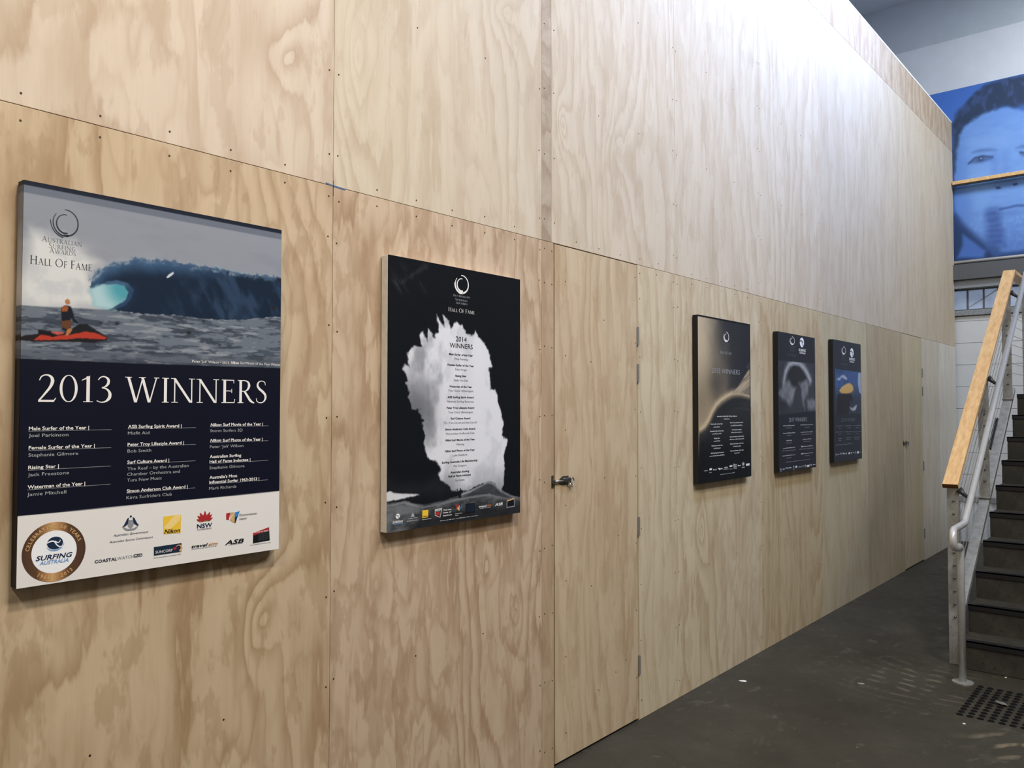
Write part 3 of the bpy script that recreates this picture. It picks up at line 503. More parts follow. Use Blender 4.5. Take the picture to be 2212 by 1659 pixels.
 'T3': [('2015 WINNERS', .1776, .5827, .674, .033, 't', 'l'), ('Australian Surfing Hall of Fame Inductee', .244, .532, .4006, .0078, 'b', 'w'), ('Phil Jarratt', .3408, .4276, .383, .0078, 'r', 'l'), ('Male Surfer of the Year', .1598, .3247, .3532, .0078, 'b', 'w'), ('Mick Fanning', .1969, .2855, .3351, .0078, 'r', 'l'),
        ('Peter Troy Lifestyle Award', .433, .6246, .3584, .0078, 'b', 'w'), ('Terry Fitzgerald', .4393, .6149, .3399, .0078, 'r', 'l'), ('Female Surfer of the Year', .151, .3374, .3094, .0078, 'b', 'w'), ('Stephanie Gilmore', .1778, .3059, .2923, .0078, 'r', 'l'), ('Surf Culture Award', .4579, .599, .3124, .0078, 'b', 'w'),
        ('Bunker Spreckels', .4458, .6117, .2951, .0078, 'r', 'l'), ('Rising Star', .204, .2823, .2644, .0078, 'b', 'w'), ('Isabella Nichols', .1982, .289, .2472, .0078, 'r', 'l'), ('Simon Anderson Club Award', .4255, .6352, .2681, .0078, 'b', 'w'), ('Kingscliff Boardriders', .4238, .6388, .2511, .0078, 'r', 'l'),
        ('Waterman of the Year', .1665, .3224, .2193, .0078, 'b', 'w'), ('Jamie Mitchell', .1962, .2932, .2026, .0078, 'r', 'l'), ('Nikon Surf Movie of the Year', .4306, .6305, .2224, .0078, 'b', 'w'), ('Missing', .4738, .5892, .2051, .0078, 'r', 'l'), ('ASB Surfing Spirit Award', .1571, .3373, .1741, .0078, 'b', 'w'),
        ('Disabled Surfers', .14, .3513, .1572, .0078, 'r', 'l'), ('Nikon Surf Photo of the Year', .432, .6312, .1774, .0078, 'b', 'w'), ('Stu Gibson', .4909, .5731, .1611, .0078, 'r', 'l')],
 'T4': [('SURFING', .3958, .5433, .8913, .021, 'bi', 'w'), ('AUSTRALIA', .4102, .5351, .8743, .013, 'bi', 'w'), ('2017 WINNERS', .1903, .5492, .3596, .033, 't', 'l'), ('Male Surfer of the Year', .0838, .3022, .3297, .0075, 'b', 'l'), ('Mick Fanning', .1368, .2514, .3125, .0075, 'r', 'g'), ('Peter Troy Lifestyle Award', .418, .6879, .3306, .0075, 'b', 'l'),
        ('Bob Smith', .4985, .6045, .3115, .0075, 'r', 'g'), ('Female Surfer of the Year', .0799, .3116, .2754, .0075, 'b', 'l'), ('Tyler Wright', .1458, .2339, .2573, .0075, 'r', 'g'), ('Surf Culture Award', .4221, .6793, .2752, .0075, 'b', 'l'), ('Sean Doherty', .4347, .6659, .2576, .0075, 'r', 'g'), ('Rising Star', .1388, .2471, .2202, .0075, 'b', 'l'),
        ('Macy Callaghan', .1427, .2395, .2024, .0075, 'r', 'g'), ('Simon Anderson Club Award', .4647, .645, .2211, .0075, 'b', 'l'), ('Snapper Rocks', .4746, .6248, .2036, .0075, 'r', 'g'), ('Waterman of the Year', .0772, .306, .1669, .0075, 'b', 'l'), ('Surfing Reserves', .0622, .3237, .1487, .0075, 'r', 'g'), ('Nikon', .4265, .4698, .1661, .011, 'bi', 'w'),
        ('Surf Movie of the Year', .4735, .6791, .1671, .0075, 'b', 'l'), ('Given', .3926, .7054, .1481, .0075, 'r', 'g'), ('ASB Surfing Spirit Award', .0631, .3136, .1127, .0075, 'b', 'l'), ('Barton Lynch', .14, .2323, .0942, .0075, 'r', 'g'), ('Nikon', .4231, .4682, .1119, .011, 'bi', 'w'), ('Surf Photo of the Year', .472, .6774, .1124, .0075, 'b', 'l'),
        ('Leroy Bellet', .5056, .5982, .094, .0075, 'r', 'g'), ('Surfing Australia Life Membership', .1202, .6139, .0646, .0075, 'b', 'g')],
 'T5': [('SURFING', .4052, .5637, .8638, .024, 'bi', 'w'), ('AUSTRALIA', .4191, .5429, .8448, .014, 'bi', 'w'), ('2018 WINNERS', .1864, .5533, .3327, .033, 't', 'g'), ('Male Surfer of the Year', .0511, .235, .2959, .0075, 'b', 'g'), ('Award', .1106, .1912, .2782, .0075, 'r', 'g'), ('Surf Culture Award', .2702, .4671, .2938, .0075, 'b', 'g'),
        ('Award', .3386, .4235, .2755, .0075, 'r', 'g'), ('Surf Movie of the Year', .4856, .7077, .2916, .0075, 'b', 'g'), ('Award', .5599, .6489, .273, .0075, 'r', 'g'), ('Female Surfer of the Year', .0495, .2331, .2459, .0075, 'b', 'g'), ('Award', .1088, .1894, .2281, .0075, 'r', 'g'), ('Club Award', .2684, .4652, .2424, .0075, 'b', 'g'),
        ('Award', .3368, .4215, .2242, .0075, 'r', 'g'), ('Surf Photo of the Year', .4837, .7056, .2389, .0075, 'b', 'g'), ('Award', .5578, .6468, .2203, .0075, 'r', 'g'), ('Rising Star', .0961, .1938, .19, .0075, 'b', 'g'), ('Inductee', .1127, .1759, .1746, .0075, 'r', 'g'), ('Waterman', .2998, .4448, .1914, .0075, 'b', 'g'),
        ('Inductee', .317, .4258, .1755, .0075, 'r', 'g'), ('Hall of Fame', .5129, .6714, .1913, .0075, 'b', 'g'), ('Inductee', .531, .6514, .1752, .0075, 'r', 'g'), ('Spirit Award of the Year', .0458, .4798, .1388, .0075, 'b', 'g')]}
PO = {'p1': (0.765, 1.222, 0.765, 1.04), 'p2': (1.988, 1.219, 0.77, 1.03), 'p3': (4.438, 1.224, 0.75, 1.02), 'p4': (5.66, 1.219, 0.742, 1.013), 'p5': (6.815, 1.232, 0.73, 1.019)}
def hsh(i, j, s): v = np.sin(i * 127.1 + j * 311.7 + s * 74.7) * 43758.5453; return v - np.floor(v)
def vn(x, y, s=0):
    i, j = np.floor(x), np.floor(y); fx, fy = x - i, y - j; fx = fx * fx * (3 - 2 * fx); fy = fy * fy * (3 - 2 * fy)
    return (hsh(i, j, s) * (1 - fx) + hsh(i + 1, j, s) * fx) * (1 - fy) + (hsh(i, j + 1, s) * (1 - fx) + hsh(i + 1, j + 1, s) * fx) * fy
def fbm(x, y, s=0, o=4):
    t = 0; a = .5; n = 0
    for k in range(o): t = t + a * vn(x * 2 ** k, y * 2 ** k, s + k); n += a; a *= .55
    return t / n
def ss(a, b, x): t = np.clip((x - a) / (b - a), 0, 1); return t * t * (3 - 2 * t)
class Art:
    def __init__(s, w, h, nx, ny):
        s.w, s.h, s.nx, s.ny = w, h, nx, ny; s.U, s.V = np.meshgrid(np.linspace(0, w, nx), np.linspace(0, h, ny)); s.c = np.zeros((ny, nx, 3))
    def fill(s, rgb): s.c[:] = rgb
    def put(s, mask, rgb):
        m = np.clip(mask, 0, 1)[..., None]; s.c = s.c * (1 - m) + np.asarray(rgb, float) * m
    def line(s, pts, x=None, y=None):
        x = s.U if x is None else x; y = s.V if y is None else y; d = np.full(x.shape, 9.)
        for (ax, ay), (bx, by) in zip(pts, pts[1:]):
            vx, vy = bx - ax, by - ay; t = np.clip(((x - ax) * vx + (y - ay) * vy) / (vx * vx + vy * vy + 1e-12), 0, 1)
            d = np.minimum(d, np.hypot(x - ax - t * vx, y - ay - t * vy))
        return d
    def poly(s, pts, soft=.003, jit=0, js=60, seed=0):
        """soft mask of a closed outline, edge roughened by noise"""
        x, y = s.U, s.V
        if jit: x = x + jit * (fbm(s.U * js, s.V * js, seed) - .5) * 2; y = y + jit * (fbm(s.U * js, s.V * js, seed + 9) - .5) * 2
        ins = np.zeros(x.shape, bool); n = len(pts)
        for i in range(n):
            (ax, ay), (bx, by) = pts[i], pts[(i + 1) % n]
            c = ((ay > y) != (by > y)) & (x < (bx - ax) * (y - ay) / (by - ay + 1e-12) + ax); ins ^= c
        d = s.line(list(pts) + [pts[0]], x, y) * np.where(ins, 1, -1)
        return ss(-soft, soft, d)
    def below(s, pts, soft=.002):
        p = sorted(pts); yy = np.interp(s.U, [a for a, b in p], [b for a, b in p]); return ss(-soft, soft, yy - s.V)
    def blob(s, p, rx, ry): return np.exp(-((s.U - p[0]) / rx) ** 2 - ((s.V - p[1]) / ry) ** 2)
    def mesh(s, name, y, gain=1.0, matt=None, parent=None, side=None):
        nx, ny = s.nx, s.ny; me = bpy.data.meshes.new(name)
        co = np.stack([s.U, np.full(s.U.shape, y), s.V], -1).reshape(-1, 3); col = lin(np.clip(s.c, 0, 255)) * gain
        i = np.arange((ny - 1) * nx).reshape(ny - 1, nx)[:, :-1].ravel(); fc = np.stack([i, i + 1, i + nx + 1, i + nx], -1)
        me.vertices.add(len(co)); me.vertices.foreach_set('co', co.ravel()); me.loops.add(fc.size); me.loops.foreach_set('vertex_index', fc.ravel())
        me.polygons.add(len(fc)); me.polygons.foreach_set('loop_start', np.arange(0, fc.size, 4)); me.update(calc_edges=True)
        at = me.color_attributes.new('print', 'FLOAT_COLOR', 'POINT'); rgba = np.ones((len(co), 4)); rgba[:, :3] = np.clip(col.reshape(-1, 3), 0, .9); at.data.foreach_set('color', rgba.ravel())
        return ob(name, me, matt or print_mat, parent)
t = NT('printed_picture'); an = t.n('ShaderNodeVertexColor'); an.layer_name = 'print'; print_mat = t.out(an.outputs[0], .45, .16)
t = NT('printed_banner_vinyl'); an = t.n('ShaderNodeVertexColor'); an.layer_name = 'print'; banner_mat = t.out(an.outputs[0], .55, .3)

# ---- serif capitals drawn as polygons (cap height 1)
def vs(pts, ws, n=7):
    P = [Vector((a, b)) for a, b in pts]; Q = []; WW = []
    for i in range(len(P) - 1):
        p0, p1, p2, p3 = P[max(i - 1, 0)], P[i], P[i + 1], P[min(i + 2, len(P) - 1)]
        for k in range(n):
            u = k / n; Q.append(.5 * (2 * p1 + (p2 - p0) * u + (2 * p0 - 5 * p1 + 4 * p2 - p3) * u * u + (3 * p1 - p0 - 3 * p2 + p3) * u ** 3)); WW.append(ws[i] * (1 - u) + ws[i + 1] * u)
    Q.append(P[-1]); WW.append(ws[-1]); out = []; L = []; Rr = []
    for i, q in enumerate(Q):
        d = (Q[min(i + 1, len(Q) - 1)] - Q[max(i - 1, 0)]); d.normalize(); nn = Vector((-d.y, d.x)) * WW[i] / 2; L.append(q + nn); Rr.append(q - nn)
    for i in range(len(Q) - 1): out.append([tuple(Rr[i]), tuple(Rr[i + 1]), tuple(L[i + 1]), tuple(L[i])])
    return out
def rc(x0, y0, x1, y1): return [[(x0, y0), (x1, y0), (x1, y1), (x0, y1)]]
def dg(x0, y0, x1, y1, w): return [[(x0, y0), (x0 + w, y0), (x1 + w, y1), (x1, y1)]]
def ring(cx, cy, rx, ry, tx, ty, n=40):
    A = [2 * math.pi * k / n for k in range(n + 1)]; o = []
    for a, b in zip(A, A[1:]): o.append([(cx + (rx - tx) * math.cos(a), cy + (ry - ty) * math.sin(a)), (cx + rx * math.cos(a), cy + ry * math.sin(a)), (cx + rx * math.cos(b), cy + ry * math.sin(b)), (cx + (rx - tx) * math.cos(b), cy + (ry - ty) * math.sin(b))])
    return o
def stem(x, w=.11, y0=0, y1=1): return rc(x, y0, x + w, y1) + rc(x - .07, y0, x + w + .07, y0 + .028) + rc(x - .07, y1 - .028, x + w + .07, y1)
G = {
 'I': (.33, stem(.11)), '1': (.42, rc(.17, 0, .28, .97) + rc(.07, 0, .38, .028) + [[(.02, .80), (.28, .93), (.28, 1), (.03, .84)]]),
 'W': (1.2, dg(.30, 0, .04, 1, .1) + dg(.345, 0, .58, 1, .045) + dg(.78, 0, .53, 1, .1) + dg(.825, 0, 1.07, 1, .045) + rc(-.03, .972, .21, 1) + rc(.46, .972, .7, 1) + rc(1.0, .972, 1.19, 1)),
 'N': (.92, rc(.1, 0, .145, 1) + dg(.69, 0, .05, 1, .11) + rc(.755, 0, .8, 1) + rc(.0, 0, .24, .028) + rc(.66, .972, .9, 1) + rc(-.02, .972, .14, 1)),
 'E': (.62, stem(.1) + rc(.2, .965, .55, 1) + rc(.525, .85, .55, 1) + rc(.2, .5, .46, .535) + rc(.44, .43, .465, .61) + rc(.2, 0, .57, .035) + [[(.54, 0), (.57, 0), (.6, .17), (.57, .17)]]),
 'F': (.58, stem(.1) + rc(.2, .965, .54, 1) + rc(.515, .85, .54, 1) + rc(.2, .5, .45, .535) + rc(.43, .43, .455, .61)),
 'L': (.56, stem(.1) + rc(.2, 0, .52, .035) + [[(.49, 0), (.52, 0), (.55, .18), (.52, .18)]]), 'H': (.9, stem(.1) + stem(.67) + rc(.2, .5, .67, .535)),
 'T': (.7, rc(.29, 0, .4, 1) + rc(.22, 0, .47, .028) + rc(.02, .965, .67, 1) + rc(.02, .84, .045, 1) + rc(.645, .84, .67, 1)),
 'R': (.74, stem(.1) + vs([(.2, .98), (.36, .98), (.49, .9), (.52, .76), (.47, .61), (.35, .52), (.2, .515)], [.035, .04, .08, .11, .08, .04, .035]) + vs([(.32, .52), (.46, .3), (.6, .09), (.76, .0)], [.08, .1, .1, .03])),
 'D': (.86, stem(.1) + vs([(.2, .98), (.42, .97), (.64, .84), (.72, .5), (.64, .17), (.42, .03), (.2, .02)], [.035, .05, .08, .11, .08, .05, .035])),
 'S': (.54, vs([(.45, .8), (.42, .93), (.28, .985), (.15, .93), (.1, .79), (.17, .65), (.33, .51), (.44, .38), (.46, .22), (.38, .07), (.22, .015), (.08, .08), (.045, .22)], [.02, .035, .035, .055, .085, .1, .105, .1, .085, .055, .035, .035, .02])),
 '2': (.58, vs([(.06, .78), (.12, .92), (.26, .982), (.4, .92), (.45, .76), (.38, .54), (.2, .26), (.05, .05)], [.03, .04, .045, .085, .11, .085, .06, .05]) + rc(.03, 0, .5, .075) + [[(.46, 0), (.5, 0), (.57, .15), (.54, .15)]]),
 '0': (.64, ring(.31, .5, .28, .505, .085, .03)), '3': (.54, vs([(.07, .84), (.15, .95), (.28, .975), (.4, .88), (.4, .72), (.31, .6), (.19, .55)], [.025, .04, .05, .085, .09, .06, .03]) + vs([(.19, .55), (.36, .5), (.46, .34), (.44, .16), (.32, .03), (.16, .0), (.03, .06)], [.03, .06, .1, .11, .06, .035, .03])),
 'A': (.8, dg(.06, 0, .36, 1, .045) + dg(.62, 0, .32, 1, .11) + rc(.18, .33, .56, .368) + rc(-.03, 0, .2, .028) + rc(.55, 0, .82, .028)),
 'U': (.84, vs([(.15, 1), (.15, .32), (.2, .12), (.38, .01), (.57, .1), (.65, .32), (.65, 1)], [.1, .1, .09, .05, .045, .045, .045]) + rc(.02, .972, .28, 1) + rc(.55, .972, .76, 1)),
 'O': (.96, ring(.47, .5, .44, .51, .1, .035)), 'G': (.86, vs([(.7, .8), (.62, .93), (.44, .985), (.22, .88), (.1, .5), (.22, .13), (.46, .015), (.66, .09)], [.03, .04, .04, .09, .11, .09, .045, .05]) + rc(.61, .05, .71, .42) + rc(.54, .4, .78, .428)),
 'M': (1.02, rc(.12, 0, .16, 1) + dg(.46, 0, .12, 1, .1) + dg(.49, 0, .8, 1, .045) + rc(.8, 0, .9, 1) + rc(.03, 0, .25, .028) + rc(.74, 0, .98, .028)), ' ': (.34, [])}
def serif(s, u0, u1, v, cap, caps_small=True):
    x = 0; out = []; first = True
    for ch in s:
        k = 1.0 if (first or not caps_small) else .8
        a, ps = G[ch]; out += [[(x + px * k, py * k) for px, py in p] for p in ps]; x += (a + .06) * k; first = ch == ' '
    x -= .06; sc = (u1 - u0) / x
    return [[(u0 + px * sc, v + py * cap) for px, py in p] for p in out]

# ---- sans lettering from the built-in font
_txt = {}
def sans(s, style):
    key = (s, style)
    if key in _txt: return _txt[key]
    cu = bpy.data.curves.new('t', 'FONT'); cu.body = s; cu.resolution_u = 2; cu.offset = {'b': .018, 'bi': .022, 't': -.012}.get(style, 0.0)
    if 'i' in style: cu.shear = .25
    o = bpy.data.objects.new('t', cu); COL.objects.link(o); dgp = bpy.context.evaluated_depsgraph_get(); me = bpy.data.meshes.new_from_object(o.evaluated_get(dgp))
    v = np.array([q.co[:2] for q in me.vertices]) if len(me.vertices) else np.zeros((1, 2)); f = [list(p.vertices) for p in me.polygons]
    bpy.data.objects.remove(o); bpy.data.curves.remove(cu); bpy.data.meshes.remove(me)
    _txt[key] = (v, f); return v, f
CAPH = None
INK = {'w': (232, 228, 222), 'l': (168, 170, 172), 'l2': (140, 142, 146), 'k': (22, 24, 28), 'g': (112, 114, 118), 'd': (52, 56, 64), 'n': (28, 46, 72), 'lb': (120, 160, 205), 'br': (190, 130, 62), 'o': (205, 110, 50), 'y': (232, 190, 62), 'r': (168, 44, 48), 'tan': (205, 165, 110), 'bl': (58, 130, 190), 'navy': (30, 44, 62), 'gold': (150, 110, 66), 'gy': (60, 62, 66), 'white': (236, 236, 236), 'pale': (236, 206, 130)}
class Decal:
    """flat print gathered into one mesh, one material slot per ink"""
    def __init__(s): s.v = []; s.f = []; s.mi = []; s.inks = []
    def _ink(s, k):
        if k not in s.inks: s.inks.append(k)
        return s.inks.index(k)
    def polys(s, ps, ink, lv=0):
        i = s._ink(ink)
        for p in ps:
            n = len(s.v); a = sum(p[k][0] * p[(k + 1) % len(p)][1] - p[(k + 1) % len(p)][0] * p[k][1] for k in range(len(p)))
            if a < 0: p = p[::-1]
            s.v += [(x, -lv * .00025 - (len(s.f) % 9) * 2.2e-5, y) for x, y in p]; s.f.append(list(range(n, n + len(p)))); s.mi.append(i)
    def text(s, row, ink=None, lv=0, bars=False):
        st, u0, u1, v, cap, style, col = row; ink = ink or col
        if bars:
            x = 0; rr = random.Random(st + str(u0)); L = len(st); x = 0; sc = (u1 - u0)
            while x < .98:
                wd = min(rr.uniform(.05, .12), 1 - x); hgt = rr.choice((.62, .72, .95)) * cap; s.polys([[(u0 + x * sc, v), (u0 + (x + wd * .8) * sc, v), (u0 + (x + wd * .8) * sc, v + hgt), (u0 + x * sc, v + hgt)]], ink, lv); x += wd
            return
        if style == 's': s.polys(serif(st, u0, u1, v, cap), ink, lv); return
        V, F = sans(st, style); lo, hi = V[:, 0].min(), V[:, 0].max(); sc = (u1 - u0) / max(hi - lo, 1e-6); sy = cap / .73; n = len(s.v); i = s._ink(ink)
        s.v += [(u0 + (a - lo) * sc, -lv * .00025, v + b * sy) for a, b in V]
        for f in F: s.f.append([n + q for q in f]); s.mi.append(i)
    def build(s, name, y, parent, rough=.45, gain=1.0):
        if not s.f: return
        me = bpy.data.meshes.new(name); me.from_pydata(s.v, [], s.f); me.update()
        for k in s.inks: me.materials.append(flat('ink_' + k, tuple(min(255, c * gain) for c in INK[k]), rough, .16, 0, .02, 200))
        me.polygons.foreach_set('material_index', s.mi)
        o = ob(name, me, None, parent); o.location.y = y; return o
class Logos:
    """routes every piece of print to the nearest logo, so each logo is a part of its own"""
    def __init__(s, centres): s.c = np.array(centres); s.d = [Decal() for _ in centres]
    def at(s, x, y): return s.d[int(np.argmin(np.hypot((s.c[:, 0] - x) * 1.0, (s.c[:, 1] - y) * 1.6)))]
    def polys(s, ps, ink, lv=0):
        q = [a for p in ps for a in p]; s.at(sum(a[0] for a in q) / len(q), sum(a[1] for a in q) / len(q)).polys(ps, ink, lv)
    def text(s, row, *a, **k): s.at((row[1] + row[2]) / 2, row[3] + row[4] / 2).text(row, *a, **k)
    def build(s, name, y, parent):
        for d in s.d: d.build(name, y, parent)
def award_lines(rows, parent, **k):
    for r in rows:
        d = Decal(); d.text(r, lv=2, **k); d.build('award_line', TF - .0004, parent)
def disc(c, rx, ry, n=28): return [[(c[0] + rx * math.cos(2 * math.pi * k / n), c[1] + ry * math.sin(2 * math.pi * k / n)) for k in range(n)]]
def arc(c, r, a0, a1, w0, w1, sx=1, n=26):
    pts = [(c[0] + sx * r * math.cos(math.radians(a0 + (a1 - a0) * k / n)), c[1] + r * math.sin(math.radians(a0 + (a1 - a0) * k / n))) for k in range(n + 1)]
    return vs(pts, [w0 + (w1 - w0) * k / n for k in range(n + 1)], 1)
def swirl(d, pts, ink, bold=1.0, lv=0):
    (cx, cy), (rx, _), (_, by) = pts; r = abs(cy - by); sx = max(abs(rx - cx) / r, .55)
    r *= .95; w = r * .08 * bold
    for ps in (arc((cx, cy), r * .97, 97, -100, w * .9, w * 2.0, sx), arc((cx - .04 * r * sx, cy - .1 * r), r * .7, 80, 285, w * .6, w * 2.2, sx), arc((cx - .06 * r * sx, cy - .05 * r), r * .95, 138, 285, w * .7, w * 2.0, sx), arc((cx - .02 * r, cy + .04 * r), r * 1.18 if bold < 1.3 else r * 1.12, 178, 262, w * .7, w * 1.2, sx)): d.polys(ps, ink, lv)
def wave_emblem(d, pts, ink, ink2, lv=1, sx=1.0, base='white'):
    (cx, cy) = pts[0]; r = abs(pts[2][0] - pts[1][0]) / 2; ry = r / sx * .82
    e = lambda a, b: (cx + a * r, cy + b * ry)
    d.polys(disc(e(0, 0), r * .92, ry * .95), ink, lv)
    if ink2: d.polys(vs([e(-.95, -.55), e(-.5, -1.02), e(.2, -1.1), e(.8, -.7), e(1.05, -.1)], [r * .04, r * .16, r * .2, r * .16, r * .04]), ink2, lv)
    d.polys(vs([e(-1, .05), e(-.55, .3), e(-.1, .25), e(.2, -.3), e(.55, -.62), e(.95, -.6)], [r * .1, r * .18, r * .16, r * .14, r * .14, r * .1]), base, lv + 1)
    d.polys(vs([e(.0, .3), e(.25, .05), e(.5, .1), e(.6, .4)], [r * .16, r * .12, r * .1, r * .06]), base, lv + 1)

def poster(key, side_mat, label, side=None):
    X0, Z0, w, h = PO[key]
    e = empty('award_poster', (X0, 0, Z0)); tag(e, label, 'poster', 'award posters hung along the plywood wall')
    box('panel', 0, w, -.0398, -.0045, 0, h, side_mat, e, bev=.0015); return e
TF = -.0403

# ------------------------------------------------------------------ poster 1: 2013
navy_side = flat('poster_side_navy', (22, 26, 36), .5)
P = poster('p1', navy_side, 'largest looking framed poster with a breaking blue wave, jet ski and 2013 winners lists')
P['label'] = 'poster with breaking blue wave, red jet ski and the heading 2013 WINNERS'
w, h = PO['p1'][2:]; a = D['A1']; A = Art(w, h, 330, 449); U, V = A.U, A.V
A.fill((138, 142, 150)); n = fbm(U * 6, V * 10, 3)
A.put(ss(.75, 1.0, V + .06 * n) * 0, (0, 0, 0)); A.put(ss(.98, .82, V + .12 * n) * .75, (172, 172, 174)); A.put(ss(.5, .75, fbm(U * 5, V * 14, 8)) * .35, (124, 128, 138))
A.put(A.poly(a['white'], .03, .03, 12, 2), (206, 206, 202)); A.put(A.poly(a['white'], .02, .03, 25, 7) * ss(.45, .7, fbm(U * 22, V * 22, 5)) * .5, (176, 180, 184))
A.put(A.below(a['sea'], .002) * 1.0, (104, 112, 122)); sn = fbm(U * 26, V * 150, 11); A.put(A.below(a['sea'], .002) * ss(.52, .66, sn), (72, 80, 92)); A.put(A.below(a['sea'], .002) * ss(.6, .72, fbm(U * 18, V * 110, 21)), (134, 140, 146)); A.put(A.below(a['sea'], .002) * ss(.6, .68, fbm(U * 12, V * 70, 33)) * .8, (52, 58, 70))
wv = A.poly(a['wave'], .0015, .004, 90, 4); A.put(wv, (22, 36, 54))
dcr = A.line(a['crest']); st = fbm(U * 30 + V * 18, V * 9 - U * 14, 6)
A.put(wv * ss(.4, .75, st) * ss(.25, .6, U) * .7, (52, 72, 98)); A.put(wv * ss(.58, .75, U + .1 * n) * ss(.74, .62, V) * .55, (84, 96, 116))
A.put(wv * ss(.05, .0, dcr + .02 * (st - .5)) * ss(.62, .35, U) * .75, (70, 104, 140)); A.put(ss(.014, .002, dcr + .02 * (fbm(U * 70, V * 70, 8) - .5)) * ss(.3, .7, fbm(U * 75, V * 75, 18)) * .8, (136, 150, 162)); A.put(ss(.008, .0, dcr + .03 * (fbm(U * 80, V * 60, 28) - .45)) * .8, (60, 84, 112))
br = A.poly(a['barrel'], .009, .006, 40, 3); A.put(br, (74, 148, 160)); A.put(br * ss(.03, .09, np.hypot(U - a['barrel'][5][0], V - a['barrel'][4][1])) * .75, (196, 210, 212)); A.put(ss(.008, .002, A.line(a['rim']) + .006 * (fbm(U * 90, V * 90, 2) - .5)), (62, 92, 122))
A.put(ss(.03, .0, A.line(a['rim'][3:])) * wv * .6, (30, 50, 76))
for k, c in (('ski', (34, 30, 32)), ('skired', (172, 58, 42)), ('skired2', (186, 88, 74)), ('skidark', (24, 24, 28)), ('bars', (30, 32, 34)), ('torso', (26, 30, 38)), ('vest', (150, 82, 44)), ('trunks', (96, 62, 40)), ('leg', (168, 112, 70)), ('head', (168, 116, 78)), ('board', (196, 200, 204))): A.put(A.poly(a[k], .0012, .0015, 160, 5), c)
for (x, y), r in zip(a['dots'], (.005, .003, .006, .0035, .008, .005, .008, .003)): A.put(1.3 * A.blob((x, y), r, r * .8), (34, 36, 40))
A.put(A.below(a['tint'], .002) * .4, (70, 74, 84)); A.put(A.below(a['navy'], .001), (15, 19, 31)); A.put(A.below(a['navy'], .001) * ss(.62, .52, V) * .5, (14, 16, 34))
wb = D['R1']['whiteband']; A.put(A.below(wb, .0008), (224, 220, 214))
A.put(1 - A.below(a['band'], .0015), (104, 110, 122)); A.put(1 - A.below(a['strip'], .0012), (26, 32, 44))
A.mesh('printed_face', TF, 1.0, None, P)
# canvas wrap on the visible edge: the picture runs round the side
B = Art(.0353, h, 3, 300); idx = np.linspace(0, A.ny - 1, 300).astype(int); B.c[:] = A.c[idx, 6][:, None]; wbz = max(p[1] for p in wb) ; B.c[B.V < .19] = (16, 18, 26)
so = B.mesh('wrapped_edge', 0, .85, None, P); so.rotation_euler = (0, 0, -math.pi / 2); so.location = (-.0006, -.0045, 0)
hd = serif(*D['H1'][0][:5], False); hx = D['H1'][0][1] + (D['H1'][0][2] - D['H1'][0][1]) * .355
u_, x_ = D['H1'][0][1], 0.0; tot = sum(G[ch][0] + .06 for ch in D['H1'][0][0]) - .06
for ch in D['H1'][0][0]:   # each large letter is a piece of its own
    ad, ps = G[ch]; k_ = (D['H1'][0][2] - D['H1'][0][1]) / tot
    if ps: d = Decal(); d.polys([[(u_ + (x_ + px) * k_, D['H1'][0][3] + py * D['H1'][0][4]) for px, py in p] for p in ps], 'w'); d.build('heading_letter', TF - .0004, P)
    x_ += ad + .06
d = Decal(); swirl(d, a['logo'], 'd', .75)
for r in D['S1']: d.text(r)
d.build('awards_emblem', TF - .0004, P)
rl = D['R1']['rules']
for p, q in zip(rl[::2], rl[1::2]): v = (p[1] + q[1]) / 2; d = Decal(); d.polys(rc(p[0], v - .0006, q[0], v + .0006), 'l2'); d.build('underline', TF - .0004, P)
LG = D['L1']; whitez = wb[0][1] - .004
_m = lambda k: (sum(p[0] for p in LG[k]) / len(LG[k]), sum(p[1] for p in LG[k]) / len(LG[k]))
_bar = lambda i: ((LG['bars'][i][0] + LG['bars'][i + 1][0]) / 2, (LG['bars'][i][1] + LG['bars'][i + 1][1]) / 2 + .008)
_p = _m('plus'); _s = LG['seal']; _d = _m('dn4')
d2 = Logos([((_s[1][0] + _s[2][0]) / 2, (_s[3][1] + _s[4][1]) / 2), (LG['crest'][0][0], LG['crest'][0][1] - .012), (_p[0] - .045, _p[1]), _m('nik'), (LG['pet0'][0][0], LG['pet0'][0][1] - .004), (_d[0] + .012, _d[1]), _m('sun'), _bar(2), _bar(4), _m('sign')])
award_lines([r for r in D['T1'] if r[3] >= whitez], P)
for r in D['T1']:
    if r[3] < whitez: d2.text(r, lv=3)
c = LG['seal'][0]; R1 = (LG['seal'][2][0] - LG['seal'][1][0]) / 2; R0 = (LG['sealin'][1][0] - LG['sealin'][0][0]) / 2; c = ((LG['seal'][2][0] + LG['seal'][1][0]) / 2, (LG['seal'][3][1] + LG['seal'][4][1]) / 2)
d2.polys(disc(c, R0 + .002, R0 + .002, 48), 'white', 0)
t = NT('bronze_seal'); tc = t.coord(); sp_ = t.n('ShaderNodeSeparateXYZ'); t.l(tc, sp_.inputs[0]); q = t.math('ABSOLUTE', t.math('SUBTRACT', sp_.outputs[0], c[0] - .004)); 
seal_m = t.out(t.ramp(t.math('MULTIPLY', q, 1 / R1), [(.0, lc(200, 160, 108)), (.22, lc(168, 124, 80)), (.5, lc(92, 64, 44)), (1, lc(74, 52, 40))]), .4)
me = bpy.data.meshes.new('seal'); rp = ring(c[0], c[1], R1, R1, R1 - R0, R1 - R0, 56); me.from_pydata([(x, 0, y) for p in rp for x, y in p], [], [list(range(4 * i, 4 * i + 4)) for i in range(len(rp))]); me.update()
ob('anniversary_seal', me, seal_m, P).location.y = TF - .0006
